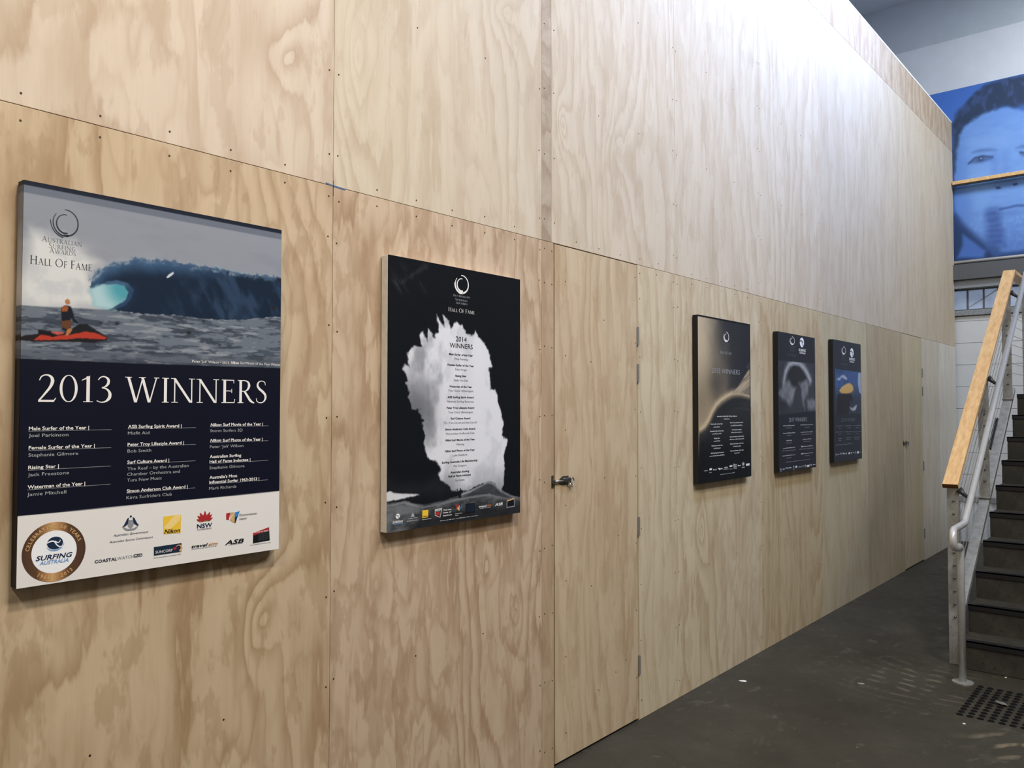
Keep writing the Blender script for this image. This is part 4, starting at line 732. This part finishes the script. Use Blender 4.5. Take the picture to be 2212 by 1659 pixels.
def ring_text(dd, s, a0, a1, r, hgt, ink, flip=False):
    for i, ch in enumerate(s):
        if ch == ' ': continue
        an = math.radians(a0 + (a1 - a0) * (i + .5) / len(s)); V_, F_ = sans(ch, 'b'); V_ = (V_ - np.array([(V_[:, 0].min() + V_[:, 0].max()) / 2, .36])) * hgt / .73
        th = an - math.pi / 2 + (math.pi if flip else 0); ct, stt = math.cos(th), math.sin(th); n0 = len(dd.v); ii = dd._ink(ink)
        dd.v += [(c[0] + r * math.cos(an) + x * ct - y * stt, -.0008, c[1] + r * math.sin(an) + x * stt + y * ct) for x, y in V_]
        for f in F_: dd.f.append([n0 + q for q in f]); dd.mi.append(ii)
ring_text(d2.d[0], 'CELEBRATING 50 YEARS', 172, 18, (R0 + R1) / 2, .0095, 'tan'); ring_text(d2.d[0], '1963 • 2013', 232, 312, (R0 + R1) / 2, .0095, 'tan', True)
wave_emblem(d2, LG['emb'], 'n', 'lb', 1)
cc = LG['crest'][0]; rr = abs(LG['crest'][2][0] - LG['crest'][1][0]) / 2
d2.polys([[(cc[0] - rr * .32, cc[1] + rr * .5), (cc[0] - rr * .32, cc[1] - rr * .2), (cc[0], cc[1] - rr * .55), (cc[0] + rr * .32, cc[1] - rr * .2), (cc[0] + rr * .32, cc[1] + rr * .5)]], 'l2', 1)
for sg in (-1, 1):
    d2.polys(vs([(cc[0] + sg * rr * .85, cc[1] - rr * .2), (cc[0] + sg * rr * .5, cc[1] + rr * .15), (cc[0] + sg * rr * .35, cc[1] + rr * .6), (cc[0] + sg * rr * .22, cc[1] + rr * .75)], [rr * .1, rr * .34, rr * .2, rr * .06]), 'n', 2)
    d2.polys(vs([(cc[0], cc[1] - rr * .62), (cc[0] + sg * rr * .5, cc[1] - rr * .55), (cc[0] + sg * rr * .95, cc[1] - rr * .15)], [rr * .18, rr * .24, rr * .06]), 'l2', 1)
d2.polys(disc((cc[0], cc[1] + rr * .9), rr * .12, rr * .12, 10), 'n', 1)
d2.polys([LG['plus']], 'navy', 1); d2.polys([LG['nik']], 'y', 1); d2.polys([LG['nikband']], 'pale', 2)
for k in range(7):
    b, t_ = LG['pet%d' % k]; b, t_ = Vector(b), Vector(t_); ln = (t_ - b).length; mid = b + (t_ - b) * .6 + Vector((0, -.001)); d2.polys(vs([tuple(b + (t_ - b) * .08), tuple(mid), tuple(t_)], [ln * .1, ln * .34, ln * .03]), 'r', 1)
d2.polys([LG['petb']], 'gold', 1)
for k, ik, lv_ in (('dn1', 'r', 1), ('dn2', 'tan', 1), ('dn3', 'tan', 1), ('dn4', 'bl', 2), ('dn5', 'n', 3)): d2.polys([LG[k]], ik, lv_)
d2.polys([LG['sun']], 'navy', 1); sc_ = LG['sw1'][0]; d2.polys(arc((sc_[0] + .006, sc_[1]), .009, 150, -70, .001, .007), 'tan', 2); d2.polys(disc(LG['sw2'][0], .005, .004, 14), 'r', 2)
d2.polys([LG['sign']], 'k', 1); d2.polys([LG['signred']], 'r', 2)
sg = LG['signtext']
for i in range(5):
    for k in range(7):
        f0 = .06 + i * .19; x0 = sg[0][0] + (sg[1][0] - sg[0][0]) * (k / 7 + .02); x1 = x0 + (sg[1][0] - sg[0][0]) * .1; y0 = sg[3][1] + (sg[0][1] - sg[3][1]) * f0 + (x0 - sg[0][0]) * .1; d2.polys(rc(x0, y0, x1, y0 + .0034), 'gy', 2)
bb = LG['bars']
for p, q in zip(bb[::2], bb[1::2]): d2.text(('x' * 20, p[0], q[0], (p[1] + q[1]) / 2, .0028, 'r', 'l2'), bars=True)
for r in D['SM1']: d2.text(r, lv=1)
d2.build('sponsor_logo', TF - .0004, P)

# ------------------------------------------------------------------ poster 2: 2014
P = poster('p2', flat('foam_board_edge', (216, 210, 198), .7, .2), 'black poster with tall white splash of spray and cream edge, headed 2014 WINNERS')
w, h = PO['p2'][2:]; a = D['A2']; A = Art(w, h, 250, 330); U, V = A.U, A.V
A.fill((17, 19, 23)); A.put(A.blob(a['streak'][0], .12, .06) * ss(.5, .8, fbm(U * 40 + V * 30, V * 12, 3)) * .4 + ss(.02, .0, A.line(a['streak']) + .03 * (fbm(U * 60, V * 60, 4) - .4)) * .25, (90, 92, 96))
A.put(A.poly(a['dark'], .04, .03, 12, 3) * .6, (40, 42, 46))
sp = A.poly(a['splash'], .005, .012, 38, 5); g1 = fbm(U * 9, V * 6, 7, 5)
A.put(sp, (218, 218, 220)); A.put(sp * ss(.5, .75, g1) * ss(.5, .18, U) * .75, (128, 130, 134)); A.put(A.poly(a['splash'], .04) * sp * 0, (0, 0, 0)); A.put(sp * ss(.55, .75, fbm(U * 16, V * 10, 17)) * .3, (170, 172, 176))
A.put(sp * A.blob(a['grey'][0], .1, .12) * .7, (90, 92, 96)); A.put(sp * A.blob(a['grey'][4], .07, .1) * .6, (86, 88, 92)); A.put(sp * ss(.26, .06, V) * ss(.45, .7, g1 + .15) * .8, (120, 122, 126))
sea = A.below(a['sea'], .004); A.put(sea, (62, 64, 66)); sn = fbm(U * 30, V * 60, 9); A.put(sea * ss(.45, .7, sn) * .7, (104, 106, 108)); A.put(ss(.008, .001, A.line(a['sea'][4:]) + .01 * (sn - .5)) * .8, (170, 172, 174))
A.put(A.poly(a['hill'], .01, .006, 40, 3) * .6, (52, 54, 56)); sea2 = A.below(a['sea2'], .004); A.put(sea2 * ss(.3, .7, fbm(U * 14, V * 40, 19)) * .9, (112, 114, 116)); A.put(ss(.006, .001, A.line(a['sea2']) + .012 * (sn - .5)) * .6, (150, 152, 154))
A.put(A.poly(a['foam'], .003, .004, 60, 6), (208, 208, 208)); A.put(ss(.1, .02, V + .1 * ss(.2, .0, U) + .04 * (sn - .5)) * .8, (24, 25, 27)); A.put(A.poly(a['person'], .001), (24, 25, 28))
A.mesh('printed_face', TF, 1.0, None, P)
d = Decal(); swirl(d, a['logo'], 'w', 1.35)
for r in D['S2']: d.text(r, 'l' if r[0] != 'HALL OF FAME' else 'w')
d.build('awards_emblem', TF - .0004, P)
L = D['L2']; _m = lambda k: (sum(p[0] for p in L[k]) / len(L[k]), sum(p[1] for p in L[k]) / len(L[k]))
_b = lambda i: ((L['bars'][i][0] + L['bars'][i + 1][0]) / 2, (L['bars'][i][1] + L['bars'][i + 1][1]) / 2)
_asb = [r for r in D['T2'] if r[0] == 'ASB'][0]; _new = [r for r in D['T2'] if r[0] == 'state of'][0]
d2 = Logos([(L['emb'][0][0], L['emb'][0][1] - .008), (L['crest'][0][0], L['crest'][0][1] - .006), _m('nik'), ((_m('nswmap')[0] + _new[1]) / 2, _m('nswmap')[1]), (_m('dn2')[0], _m('dn2')[1] - .01), _m('blk'), (_b(8)[0], _b(8)[1] + .006), ((_asb[1] + _asb[2]) / 2, _asb[3] + .006), _m('sign'), _b(6)])
award_lines([r for r in D['T2'] if r[3] >= .14], P)
for r in D['T2']:
    if r[3] < .14: d2.text(r, lv=3)
wave_emblem(d2, L['emb'], 'white', None, 1, 1.0, 'gy'); cc = L['crest'][0]; d2.polys([[(cc[0] - .01, cc[1] - .006), (cc[0] + .01, cc[1] - .006), (cc[0] + .004, cc[1] + .006), (cc[0] - .004, cc[1] + .006)]] + disc((cc[0], cc[1] + .007), .003, .003, 8), 'l', 1)
d2.polys([L['nik']], 'y', 1); nm = L['nswmap']; d2.polys(vs(nm + [nm[0]], [.0025] * 5, 1), 'w', 1); d2.polys([L['nswin']], 'r', 1)
for k, ik, lv_ in (('dn1', 'r', 1), ('dn2', 'tan', 1), ('dn4', 'bl', 1), ('blk', 'k', 1), ('sign', 'l2', 1), ('signin', 'k', 2), ('signtop', 'tan', 3)): d2.polys([L[k]], ik, lv_)
b_ = L['blk']
for i in range(4): y0 = b_[3][1] + .006 + i * .0075; d2.polys(rc(b_[0][0] + .004, y0, b_[1][0] - .004, y0 + .004), 'navy', 2)
for p, q in zip(L['bars'][::2], L['bars'][1::2]): d2.text(('x' * 20, p[0], q[0], (p[1] + q[1]) / 2, .0032, 'r', 'l'), bars=True, lv=1)
d2.build('sponsor_logo', TF - .0004, P)

# ------------------------------------------------------------------ posters 3 to 5
black_side = flat('poster_side_black', (16, 17, 20), .5)
def small(key, label, k):
    P = poster(key, black_side, label); w, h = PO[key][2:]; return P, Art(w, h, 130, 230), D['A%d' % k], w, h
def finish(P, A, k, a, emb=False):
    A.mesh('printed_face', TF, 1.0, None, P)
    d = Decal(); swirl(d, a['logo'], 'w', 1.5)
    for r in D['S%d' % k]: d.text(r)
    if emb: wave_emblem(d, a['emb'], 'white', None, 1, 1.0, 'k')
    d.build('awards_emblem', TF - .0004, P)
    for r in D['T%d' % k]: award_lines([r], P, bars=(r[5] == 'r' if k == 3 else r[5] in 'rb'))
    L = D['L%d' % k]['logos']; rr = random.Random(k)
    for i, (p, q) in enumerate(zip(L[::2], L[1::2])):
        d = Decal(); x0, y0, x1, y1 = p[0], min(p[1], q[1]), q[0], max(p[1], q[1]); kind = i % 4; hh = y1 - y0
        if kind == 0: d.polys(disc(((x0 + x1) / 2, y0 + hh * .68), (x1 - x0) * .4, hh * .3, 14), 'l', 1); d.polys(rc(x0, y0, x1, y0 + hh * .18), 'l', 1)
        elif kind == 1: d.polys([[(x0, y0 + hh * .2), (x1 - .004, y0 + hh * .2), (x1, y0 + hh * .8), (x0 + .004, y0 + hh * .8)]], 'w', 1)
        elif kind == 2: d.polys(rc(x0, y0 + hh * .5, x0 + (x1 - x0) * .4, y1) + [[(x0, y0 + hh * .45), (x0 + (x1 - x0) * .4, y0 + hh * .45), (x0 + (x1 - x0) * .2, y0)]] + [p_ for j in range(3) for p_ in rc(x0 + (x1 - x0) * .5, y0 + hh * (.1 + .3 * j), x1, y0 + hh * (.28 + .3 * j))], 'l', 1)
        else: d.polys([[(x0, y1), (x0 + (x1 - x0) * .5, y1 - hh * .1), (x0 + (x1 - x0) * .45, y0)]] + rc(x0 + (x1 - x0) * .55, y0 + hh * .4, x1, y0 + hh * .75), 'w', 1)
        d.build('sponsor_logo', TF - .0004, P)
    d = Decal()
    for p, q in zip(D['L%d' % k].get('sub', [])[::2], D['L%d' % k].get('sub', [])[1::2]): d = Decal(); d.text(('x' * 12, p[0], q[0], (p[1] + q[1]) / 2, .006, 'r', 'l2'), bars=True); d.build('credit_line', TF - .0004, P)
P, A, a, w, h = small('p3', 'black framed poster with golden lit wave ridge, headed 2015 WINNERS', 3); U, V = A.U, A.V
n = fbm(U * 5, V * 4, 2); A.fill((52, 52, 52)); A.put(ss(.5, .05, U + .15 * n - .25 * (1 - V)) , (170, 152, 122)); A.put(ss(.32, .0, U + .12 * n) * ss(.45, .9, V) * .8, (196, 180, 150)); A.put(ss(.3, .7, U + .2 * (n - .5)) * ss(.5, .75, V), (36, 40, 44))
A.put(A.blob((.22, .6), .1, .1) * .6, (62, 58, 52)); A.put(A.blob((.36, .55), .05, .12) * .5, (128, 114, 92)); A.put(A.blob((.05, .5), .12, .16) * .6, (122, 108, 84))
A.put(A.poly(a['low'], .01), (38, 41, 43)); lo = A.poly(a['low'], .004); dr = A.line(a['ridge']); A.put(lo * ss(.2, .02, dr) * ss(.42, .7, fbm(dr * 60, U * 3, 4)) * .5, (84, 80, 72)); A.put(ss(.045, .0, dr) * .8, (186, 164, 126)); A.put(ss(.02, .0, dr) * .8, (205, 184, 148))
hm = A.poly(a['hill'], .006); A.put(hm, (120, 110, 96)); A.put(hm * ss(.4, .65, fbm(V * 40 - U * 16, U * 4, 7)), (176, 158, 128)); A.put(A.poly(a['dark'], .006), (54, 62, 72))
A.put(ss(.36, .16, V + .0 * n) * lo, (18, 21, 24)); edge = np.minimum.reduce([U, w - U, h - V, V]); A.put(ss(.014, .008, np.minimum(w - U, h - V)), (14, 15, 18))
finish(P, A, 3, a)
P, A, a, w, h = small('p4', 'charcoal poster with grey arching cloud of spray, headed 2017 WINNERS', 4); U, V = A.U, A.V
A.fill((36, 39, 45)); pc = A.poly(a['pic'], .003); n = fbm(U * 8, V * 8, 3); A.put(pc, (58, 60, 64)); A.put(pc * ss(.4, .8, n) * .6, (36, 38, 42)); A.put(pc * ss(.06, .0, A.line(a['arch']) + .03 * (n - .5)), (128, 130, 132)); A.put(pc * ss(.025, .0, A.line(a['arch']) + .03 * (n - .5)) * .8, (172, 172, 172))
A.put(A.poly(a['hole'], .008), (38, 40, 43))
for k in ('cl1', 'cl2', 'cl3'): A.put(pc * A.poly(a[k], .03, .02, 14, 4) * (.35 + .65 * fbm(U * 22, V * 16, 6)), (150, 152, 152))
finish(P, A, 4, a, True)
P, A, a, w, h = small('p5', 'dark blue poster with orange sunset ball in a blue picture, headed 2018 WINNERS', 5); U, V = A.U, A.V
A.fill((38, 43, 51)); pc = A.poly(a['pic'], .003); n = fbm(U * 9, V * 9, 5); A.put(pc, (62, 90, 134)); A.put(pc * ss(.4, .8, n) * .6, (48, 66, 96)); A.put(pc * ss(.66, .5, V) * .9, (52, 56, 64)); A.put(A.poly(a['cloud'], .012, .01, 30, 4), (170, 176, 184)); A.put(A.poly(a['body'], .008, .006, 30, 3), (34, 37, 42)); A.put(A.poly(a['spray'], .02) * .7, (96, 90, 76))
A.put(A.poly(a['ball'], .006), (214, 158, 76)); A.put(A.poly(a['ball'], .006) * ss(.56, .62, V) * .5, (196, 178, 130)); A.put(A.poly(a['wave'], .008, .006, 40, 2), (160, 170, 182)); A.put(A.poly(a['splash'], .01, .01, 40, 7), (168, 172, 176)); A.put(A.poly(a['figure'], .003), (22, 24, 26))
finish(P, A, 5, a, True)

# ------------------------------------------------------------------ blue portrait banner on the far wall
bw, bh = 2.5, 2.215
e = empty('portrait_banner', (11.53, .30, 3.56), -math.pi / 2); tag(e, 'huge blue tinted portrait banner of a man with goatee on the far wall', 'banner')
a = D['AB']; A = Art(bw, bh, 300, 270); U, V = A.U, A.V
A.fill((72, 114, 190)); A.put(ss(.2, 1.2, U) * .4, (60, 92, 160)); n = fbm(U * 7, V * 7, 3)
A.put(A.poly(a['jaw'], .05), (40, 62, 104)); A.put(A.poly(a['neck'], .03), (74, 112, 186))
fm = A.poly(a['face'], .03, .01, 8, 2); A.put(fm, (122, 164, 228)); cx = a['nose'][0][0]; A.put(fm * ss(.35, .62, np.abs(U - cx - .05)) * .6, (84, 126, 204)); A.put(fm * ss(.45, .1, V) * .55, (80, 118, 192)); A.put(fm * ss(1.62, 1.78, V) * .35, (100, 142, 214))
A.put(fm * ss(.35, .8, fbm(U * 5, V * 14, 9)) * .25, (92, 132, 204))
A.put(A.poly(a['nose'], .06) * .28, (84, 122, 196)); A.put(A.poly(a['hair'], .035, .03, 12, 5), (50, 66, 92)); A.put(A.poly(a['hair'], .02, .03, 12, 5) * ss(.45, .7, fbm(U * 18, V * 10, 6)) * .6, (72, 92, 140))
for k in ('brow', 'brow2'): A.put(A.poly(a[k], .03, .01, 20, 3) * .75, (76, 104, 162))
for k in ('eye', 'eye2'): A.put(A.poly(a[k], .05) * .55, (80, 112, 176)); A.put(A.poly(a[k], .022, .008, 30, 4) * .55, (66, 90, 140)); A.put(ss(.02, .004, A.line(a[k][:4])) * .6, (50, 66, 102))
for k in ('iris', 'iris2'): A.put(A.blob(a[k][0], .03, .03) * 1.1, (56, 74, 110)); A.put(A.blob((a[k][0][0] + .006, a[k][0][1] + .006), .008, .008) * 1.2, (170, 196, 232))
for k in ('n1', 'n2'): A.put(A.poly(a[k], .012), (46, 64, 110))
A.put(ss(.03, .002, A.line(a['mouth'][:4])) * .75, (62, 90, 152)); A.put(A.blob((a['mouth'][1][0], a['mouth'][1][1] - .07), .16, .04) * .35, (76, 110, 184)); gm = A.poly(a['goat'], .06, .03, 10, 7); A.put(gm * (.7 + .08 * np.sin(V * 90 + 6 * n)), (58, 84, 148)); A.put(gm * ss(.62, .75, V) * .4, (46, 66, 118)); A.put(fm * ss(.75, .3, V) * ss(.2, .55, fbm(U * 30, V * 22, 41)) * .22, (66, 98, 168)); A.put(fm * A.blob((cx - .42, .62), .1, .35) * .35, (78, 116, 194)); A.put(A.blob((cx - .09, 1.1), .05, .28) * .3, (84, 120, 196)); A.put(A.blob((cx - .28, .98), .16, .1) * .4, (140, 178, 236)); A.put(A.blob((cx - .05, 1.45), .35, .09) * .35, (142, 180, 236)); A.put(ss(.08, .0, A.line(a['jawline'])) * .6, (46, 68, 116)); A.put(ss(.12, .0, V + .05 * n) * ss(.55, .9, U) * .8, (34, 52, 84))
A.mesh('printed_face', -.004, 1.0, banner_mat, e)
box('banner_sheet', 0, bw, -.003, .02, 0, bh, flat('banner_back', (70, 100, 160), .6), e)
tubeob('hem_bar', [(-.02, -.01, -.02), (bw + .02, -.01, -.02)], .02, flat('aluminium_bar', (226, 228, 230), .3, .5, .7), e, 12)

# ------------------------------------------------------------------ staircase
conc = NT('precast_concrete'); cc_ = conc.coord(); n1 = conc.noise(cc_, 7, 5, .65); n2 = conc.noise(cc_, 60, 2, .5)
ccol = conc.ramp(n1, [(.3, lc(46, 45, 40)), (.6, lc(64, 62, 55)), (.8, lc(78, 75, 67))]); ccol = conc.mix(conc.ramp(n2, [(.28, (.85,) * 3), (.34, (0,) * 3)]), ccol, lc(24, 23, 21)); conc_m = conc.out(ccol, .75, .25, 0, n2, .2, .003)
rubber = flat('black_nosing', (22, 23, 26), .5, .4)
galv = NT('galvanised_steel'); gv = galv.noise(galv.coord(), 22, 4, .65); galv_m = galv.out(galv.ramp(gv, [(.3, lc(140, 140, 136)), (.7, lc(172, 173, 170))]), galv.ramp(gv, [(.3, (.32,) * 3), (.7, (.5,) * 3)]), .5, .35)
pipe_m = flat('polished_pipe', (206, 208, 210), .3, .6, .25, .04, 30)
tim = NT('oiled_timber'); tco = tim.coord(); tn = tim.noise(tim.map(tco, (2.0, 40, 18)), 1, 3, .6); tim_m = tim.out(tim.ramp(tn, [(.3, lc(212, 166, 110)), (.6, lc(232, 194, 140)), (.8, lc(240, 206, 156))]), .42, .4)
ST = empty('staircase', (5.91, -1.13, 0)); tag(ST, 'concrete staircase with black nosings, galvanised posts and timber topped balustrade', 'staircase')
OX, OY = 5.91, -1.13
def L(x, y, z): return (x - OX, y - OY, z)
RISE, GO = .18, .263
for i in range(10):
    x0 = i * GO; z1 = (i + 1) * RISE
    s = box('step', 0, GO + .02 if i < 9 else 1.7, -1.5, 0, -RISE - .10 if i else -RISE, 0, conc_m, ST, bev=.004, loc=(x0, 0, z1))
    bm = bmesh.new(); bbox(bm, -.008, .055, -1.5, .002, -.004, .004); bbox(bm, -.008, .003, -1.5, .002, -.032, .004); ob('nosing', bm_mesh(bm, 'nosing'), rubber, s)
SL = .715
def zs(x): return 1.0 + SL * (x - 7.04)
bm = bmesh.new(); beam(bm, L(6.03, -1.085, zs(6.03) - .02), L(8.25, -1.085, zs(8.25) - .02), (0, 0, 1), .07, .04, .003); ob('stringer', bm_mesh(bm, 'stringer'), galv_m, ST)
def rail(x): return 1.187 + .72 * (x - 5.85)
def post(x, zb, zt, dots, flange):
    bm = bmesh.new(); bbox(bm, x - OX - .006, x - OX + .006, -1.12 - OY, -1.05 - OY, zb, zt, .001); p = ob('baluster_post', bm_mesh(bm, 'baluster_post'), galv_m, ST)
    if flange: ob('base_plate', (lambda b: (bbox(b, x - OX - .03, x - OX + .03, -1.125 - OY, -1.045 - OY, zb - .003, zb + .007, .001), bm_mesh(b, 'base_plate'))[1])(bmesh.new()), galv_m, p)
    for z in dots:
        bm = bmesh.new(); tube(bm, [(x - OX - .006, -1.09 - OY, z), (x - OX - .013, -1.09 - OY, z), (x - OX - .018, -1.09 - OY, z)], [.0085, .0085, .004], 8); ob('wire_end', bm_mesh(bm, 'wire_end', True), flat('stud_steel', (120, 120, 116), .4, .5, .7), p)
    return p
dz = [.31 + .0843 * k for k in range(10)]
post(5.985, 0, rail(5.985) - .03, dz, False)
for x in (7.04, 8.10): post(x, zs(x), rail(x) - .03, [zs(x) + .13 + .0843 * k for k in range(7)], True)
post(9.2, 1.8, 2.85, [1.9 + .0843 * k for k in range(9)], True)
for k in range(7):
    z0 = .31 + .0843 * (k + 2); tubeob('balustrade_wire', [L(5.985, -1.09, z0), L(8.10, -1.09, z0 + .735 * 2.115)], .002, galv_m, ST, 6)
for k in range(7): tubeob('balustrade_wire', [L(8.1, -1.09, 1.99 + .0843 * k), L(9.2, -1.09, 1.99 + .0843 * k)], .002, galv_m, ST, 6)
# timber capping
d_ = Vector((1, 0, .72)).normalized(); up = Vector((-d_.z, 0, d_.x)); th = .032
bm = bmesh.new(); p0, p1 = Vector(L(5.85, -1.096, 1.187)), Vector(L(8.22, -1.096, rail(8.22))); beam(bm, p0 - up * th / 2, p1 - up * th / 2, up, .092, th, .003); tr = ob('timber_rail', bm_mesh(bm, 'timber_rail'), tim_m, ST)
bm = bmesh.new(); e0 = p0 - up * th / 2; beam(bm, e0 - d_ * .0015, e0 + d_ * .001, up, .0915, th * .98); ob('end_grain', bm_mesh(bm, 'end_grain'), flat('end_grain_brown', (96, 58, 36), .7, .2), tr)
bm = bmesh.new(); zt = rail(8.22); beam(bm, L(8.21, -1.096, zt - .02), L(9.7, -1.096, zt - .02), (0, 0, 1), .092, th, .003); ob('timber_rail', bm_mesh(bm, 'timber_rail'), tim_m, ST)
bm = bmesh.new(); beam(bm, L(8.86, -1.30, 2.80), L(9.7, -1.30, 3.45), up, .092, th, .003); ob('timber_rail', bm_mesh(bm, 'timber_rail'), tim_m, ST)
bm = bmesh.new(); q0, q1 = Vector(L(5.99, -1.09, 1.187 + .72 * .14)), Vector(L(8.2, -1.09, rail(8.2))); beam(bm, q0 - up * (th + .006), q1 - up * (th + .006), up, .05, .008); ob('rail_flat', bm_mesh(bm, 'rail_flat'), galv_m, ST)
# pipe handrail: slope, level return, U bend and floor post
HY = -1.19; pts = [L(8.45, HY, .955 + .728 * 2.66), L(5.82, HY, .977), L(5.795, HY, .957), L(5.77, HY, .95), L(5.49, HY, .945)]
for k in range(1, 12):
    an = math.pi / 2 + math.pi * k / 12; pts.append(L(5.49 + .056 * math.cos(an), HY - .001 * k, .889 + .056 * math.sin(an)))
pts += [L(5.49, HY - .01, .833), L(5.58, -1.2, .831), L(5.605, -1.2, .822), L(5.613, -1.2, .80), L(5.613, -1.2, .006)]
tubeob('pipe_handrail', pts, .0212, pipe_m, ST, 20)
bm = bmesh.new(); tube(bm, [L(5.613, -1.2, 0), L(5.613, -1.2, .006), L(5.613, -1.2, .008)], [.06, .06, .022], 24); fl = ob('floor_flange', bm_mesh(bm, 'floor_flange'), galv_m, ST)
for x in (5.985, 7.04, 8.10):
    zh = .957 + .728 * (x - 5.795); tubeob('rail_bracket', [L(x, -1.12, zh + .05), L(x, -1.15, zh + .02), L(x, -1.187, zh - .012)], [.024, .013, .008], flat('bracket_dark', (70, 72, 74), .4, .5, .6), ST, 12)
for yy in (-1.033, -1.046):
    bm = bmesh.new(); beam(bm, L(7.52, yy, zs(7.52) + .006), L(7.86, yy, zs(7.86) + .006), (0, 0, 1), .009, .02); ob('black_strip', bm_mesh(bm, 'black_strip'), rubber, ST)  # two thin black bars along the stringer edge
# upper walkway rail crossing in front of the banner
WR = empty('walkway_rail', (11.455, -1.2, 4.52)); tag(WR, 'level timber handrail crossing in front of the blue portrait banner', 'handrail')
box('timber_rail', -.03, .03, -1.6, 1.19, 0, .045, tim_m, WR, bev=.004); box('rail_flat', -.02, .02, -1.6, 1.19, -.014, 0, flat('dark_flat_bar', (60, 56, 50), .5), WR)
for y in (-1.5, -.2): bm = bmesh.new(); tube(bm, [(.02, y, .02), (.038, y, .02)], .012, 8); ob('wall_bracket', bm_mesh(bm, 'wall_bracket', True), galv_m, WR)

# ------------------------------------------------------------------ small things on the floor
bm = bmesh.new(); prof = [(.0175, 0), (.0172, .002), (.0125, .005), (.0, .005)]
seg = 14; rings = [[bm.verts.new((r * math.cos(k * 2 * math.pi / seg), r * math.sin(k * 2 * math.pi / seg), z)) for k in range(seg)] for r, z in prof[:3]]
for p, q in zip(rings, rings[1:]):
    for k in range(seg): bm.faces.new((p[k], p[(k + 1) % seg], q[(k + 1) % seg], q[k]))
bm.faces.new(rings[-1]); bm.faces.new(rings[0][::-1]); bmesh.ops.recalc_face_normals(bm, faces=bm.faces)
stud_me = bm_mesh(bm, 'tactile_stud'); stud_me.materials.append(flat('black_stud', (15, 15, 17), .8, .12, 0, .3, 300))
for i in range(12):
    for j in range(7):
        o = bpy.data.objects.new('tactile_stud', stud_me); COL.objects.link(o); o.location = (5.593 - .0522 * i, -1.30 - .0505 * j - .0 * i, 0)
        tag(o, 'small black round tactile stud on the concrete floor before the stairs', 'tactile stud', 'tactile studs before the stairs')
def scrap(name, x, y, lx, ly, rz, mat, label, cat, curl=.003, seed=0):
    rr = random.Random(seed); bm = bmesh.new(); n = 9; ring_ = []
    for k in range(n):
        a_ = 2 * math.pi * k / n; r = rr.uniform(.75, 1.1); ring_.append((lx * r * math.cos(a_), ly * r * math.sin(a_), curl * rr.uniform(.2, 1.6)))
    top = [bm.verts.new((p[0], p[1], p[2] + .0012)) for p in ring_]; bot = [bm.verts.new((p[0] * .96, p[1] * .96, max(p[2] - .001, 0))) for p in ring_]
    bm.faces.new(top); bm.faces.new(bot[::-1])
    for k in range(n): bm.faces.new((bot[k], bot[(k + 1) % n], top[(k + 1) % n], top[k]))
    bmesh.ops.recalc_face_normals(bm, faces=bm.faces); o = ob(name, bm_mesh(bm, name), mat); o.location = (x, y, 0); o.rotation_euler = (0, 0, rz); tag(o, label, cat); return o
paper = flat('paper_white', (232, 230, 224), .8, .2); leafm = flat('grey_leaf', (112, 114, 110), .7, .3)
scrap('paper_scrap', 4.758, -.161, .012, .026, .5, paper, 'white paper scrap on the floor below the 2015 poster', 'paper scrap', .003, 1)
scrap('paper_scrap', 5.185, -.731, .012, .022, .2, flat('paper_grey', (150, 148, 140), .8, .2), 'dull grey paper scrap alone on the open concrete floor', 'paper scrap', .001, 2)
scrap('paper_scrap', 4.882, -1.348, .008, .009, .2, paper, 'tiny white paper scrap beside the tactile studs', 'paper scrap', .002, 3)
scrap('paper_scrap', 5.885, -1.385, .007, .008, .2, paper, 'tiny white paper scrap at the foot of the first stair riser', 'paper scrap', .002, 4)
scrap('dry_leaf', 5.33, -1.45, .035, .026, .9, leafm, 'grey dry leaf lying across the tactile studs', 'leaf', .006, 5).location.z = .0055
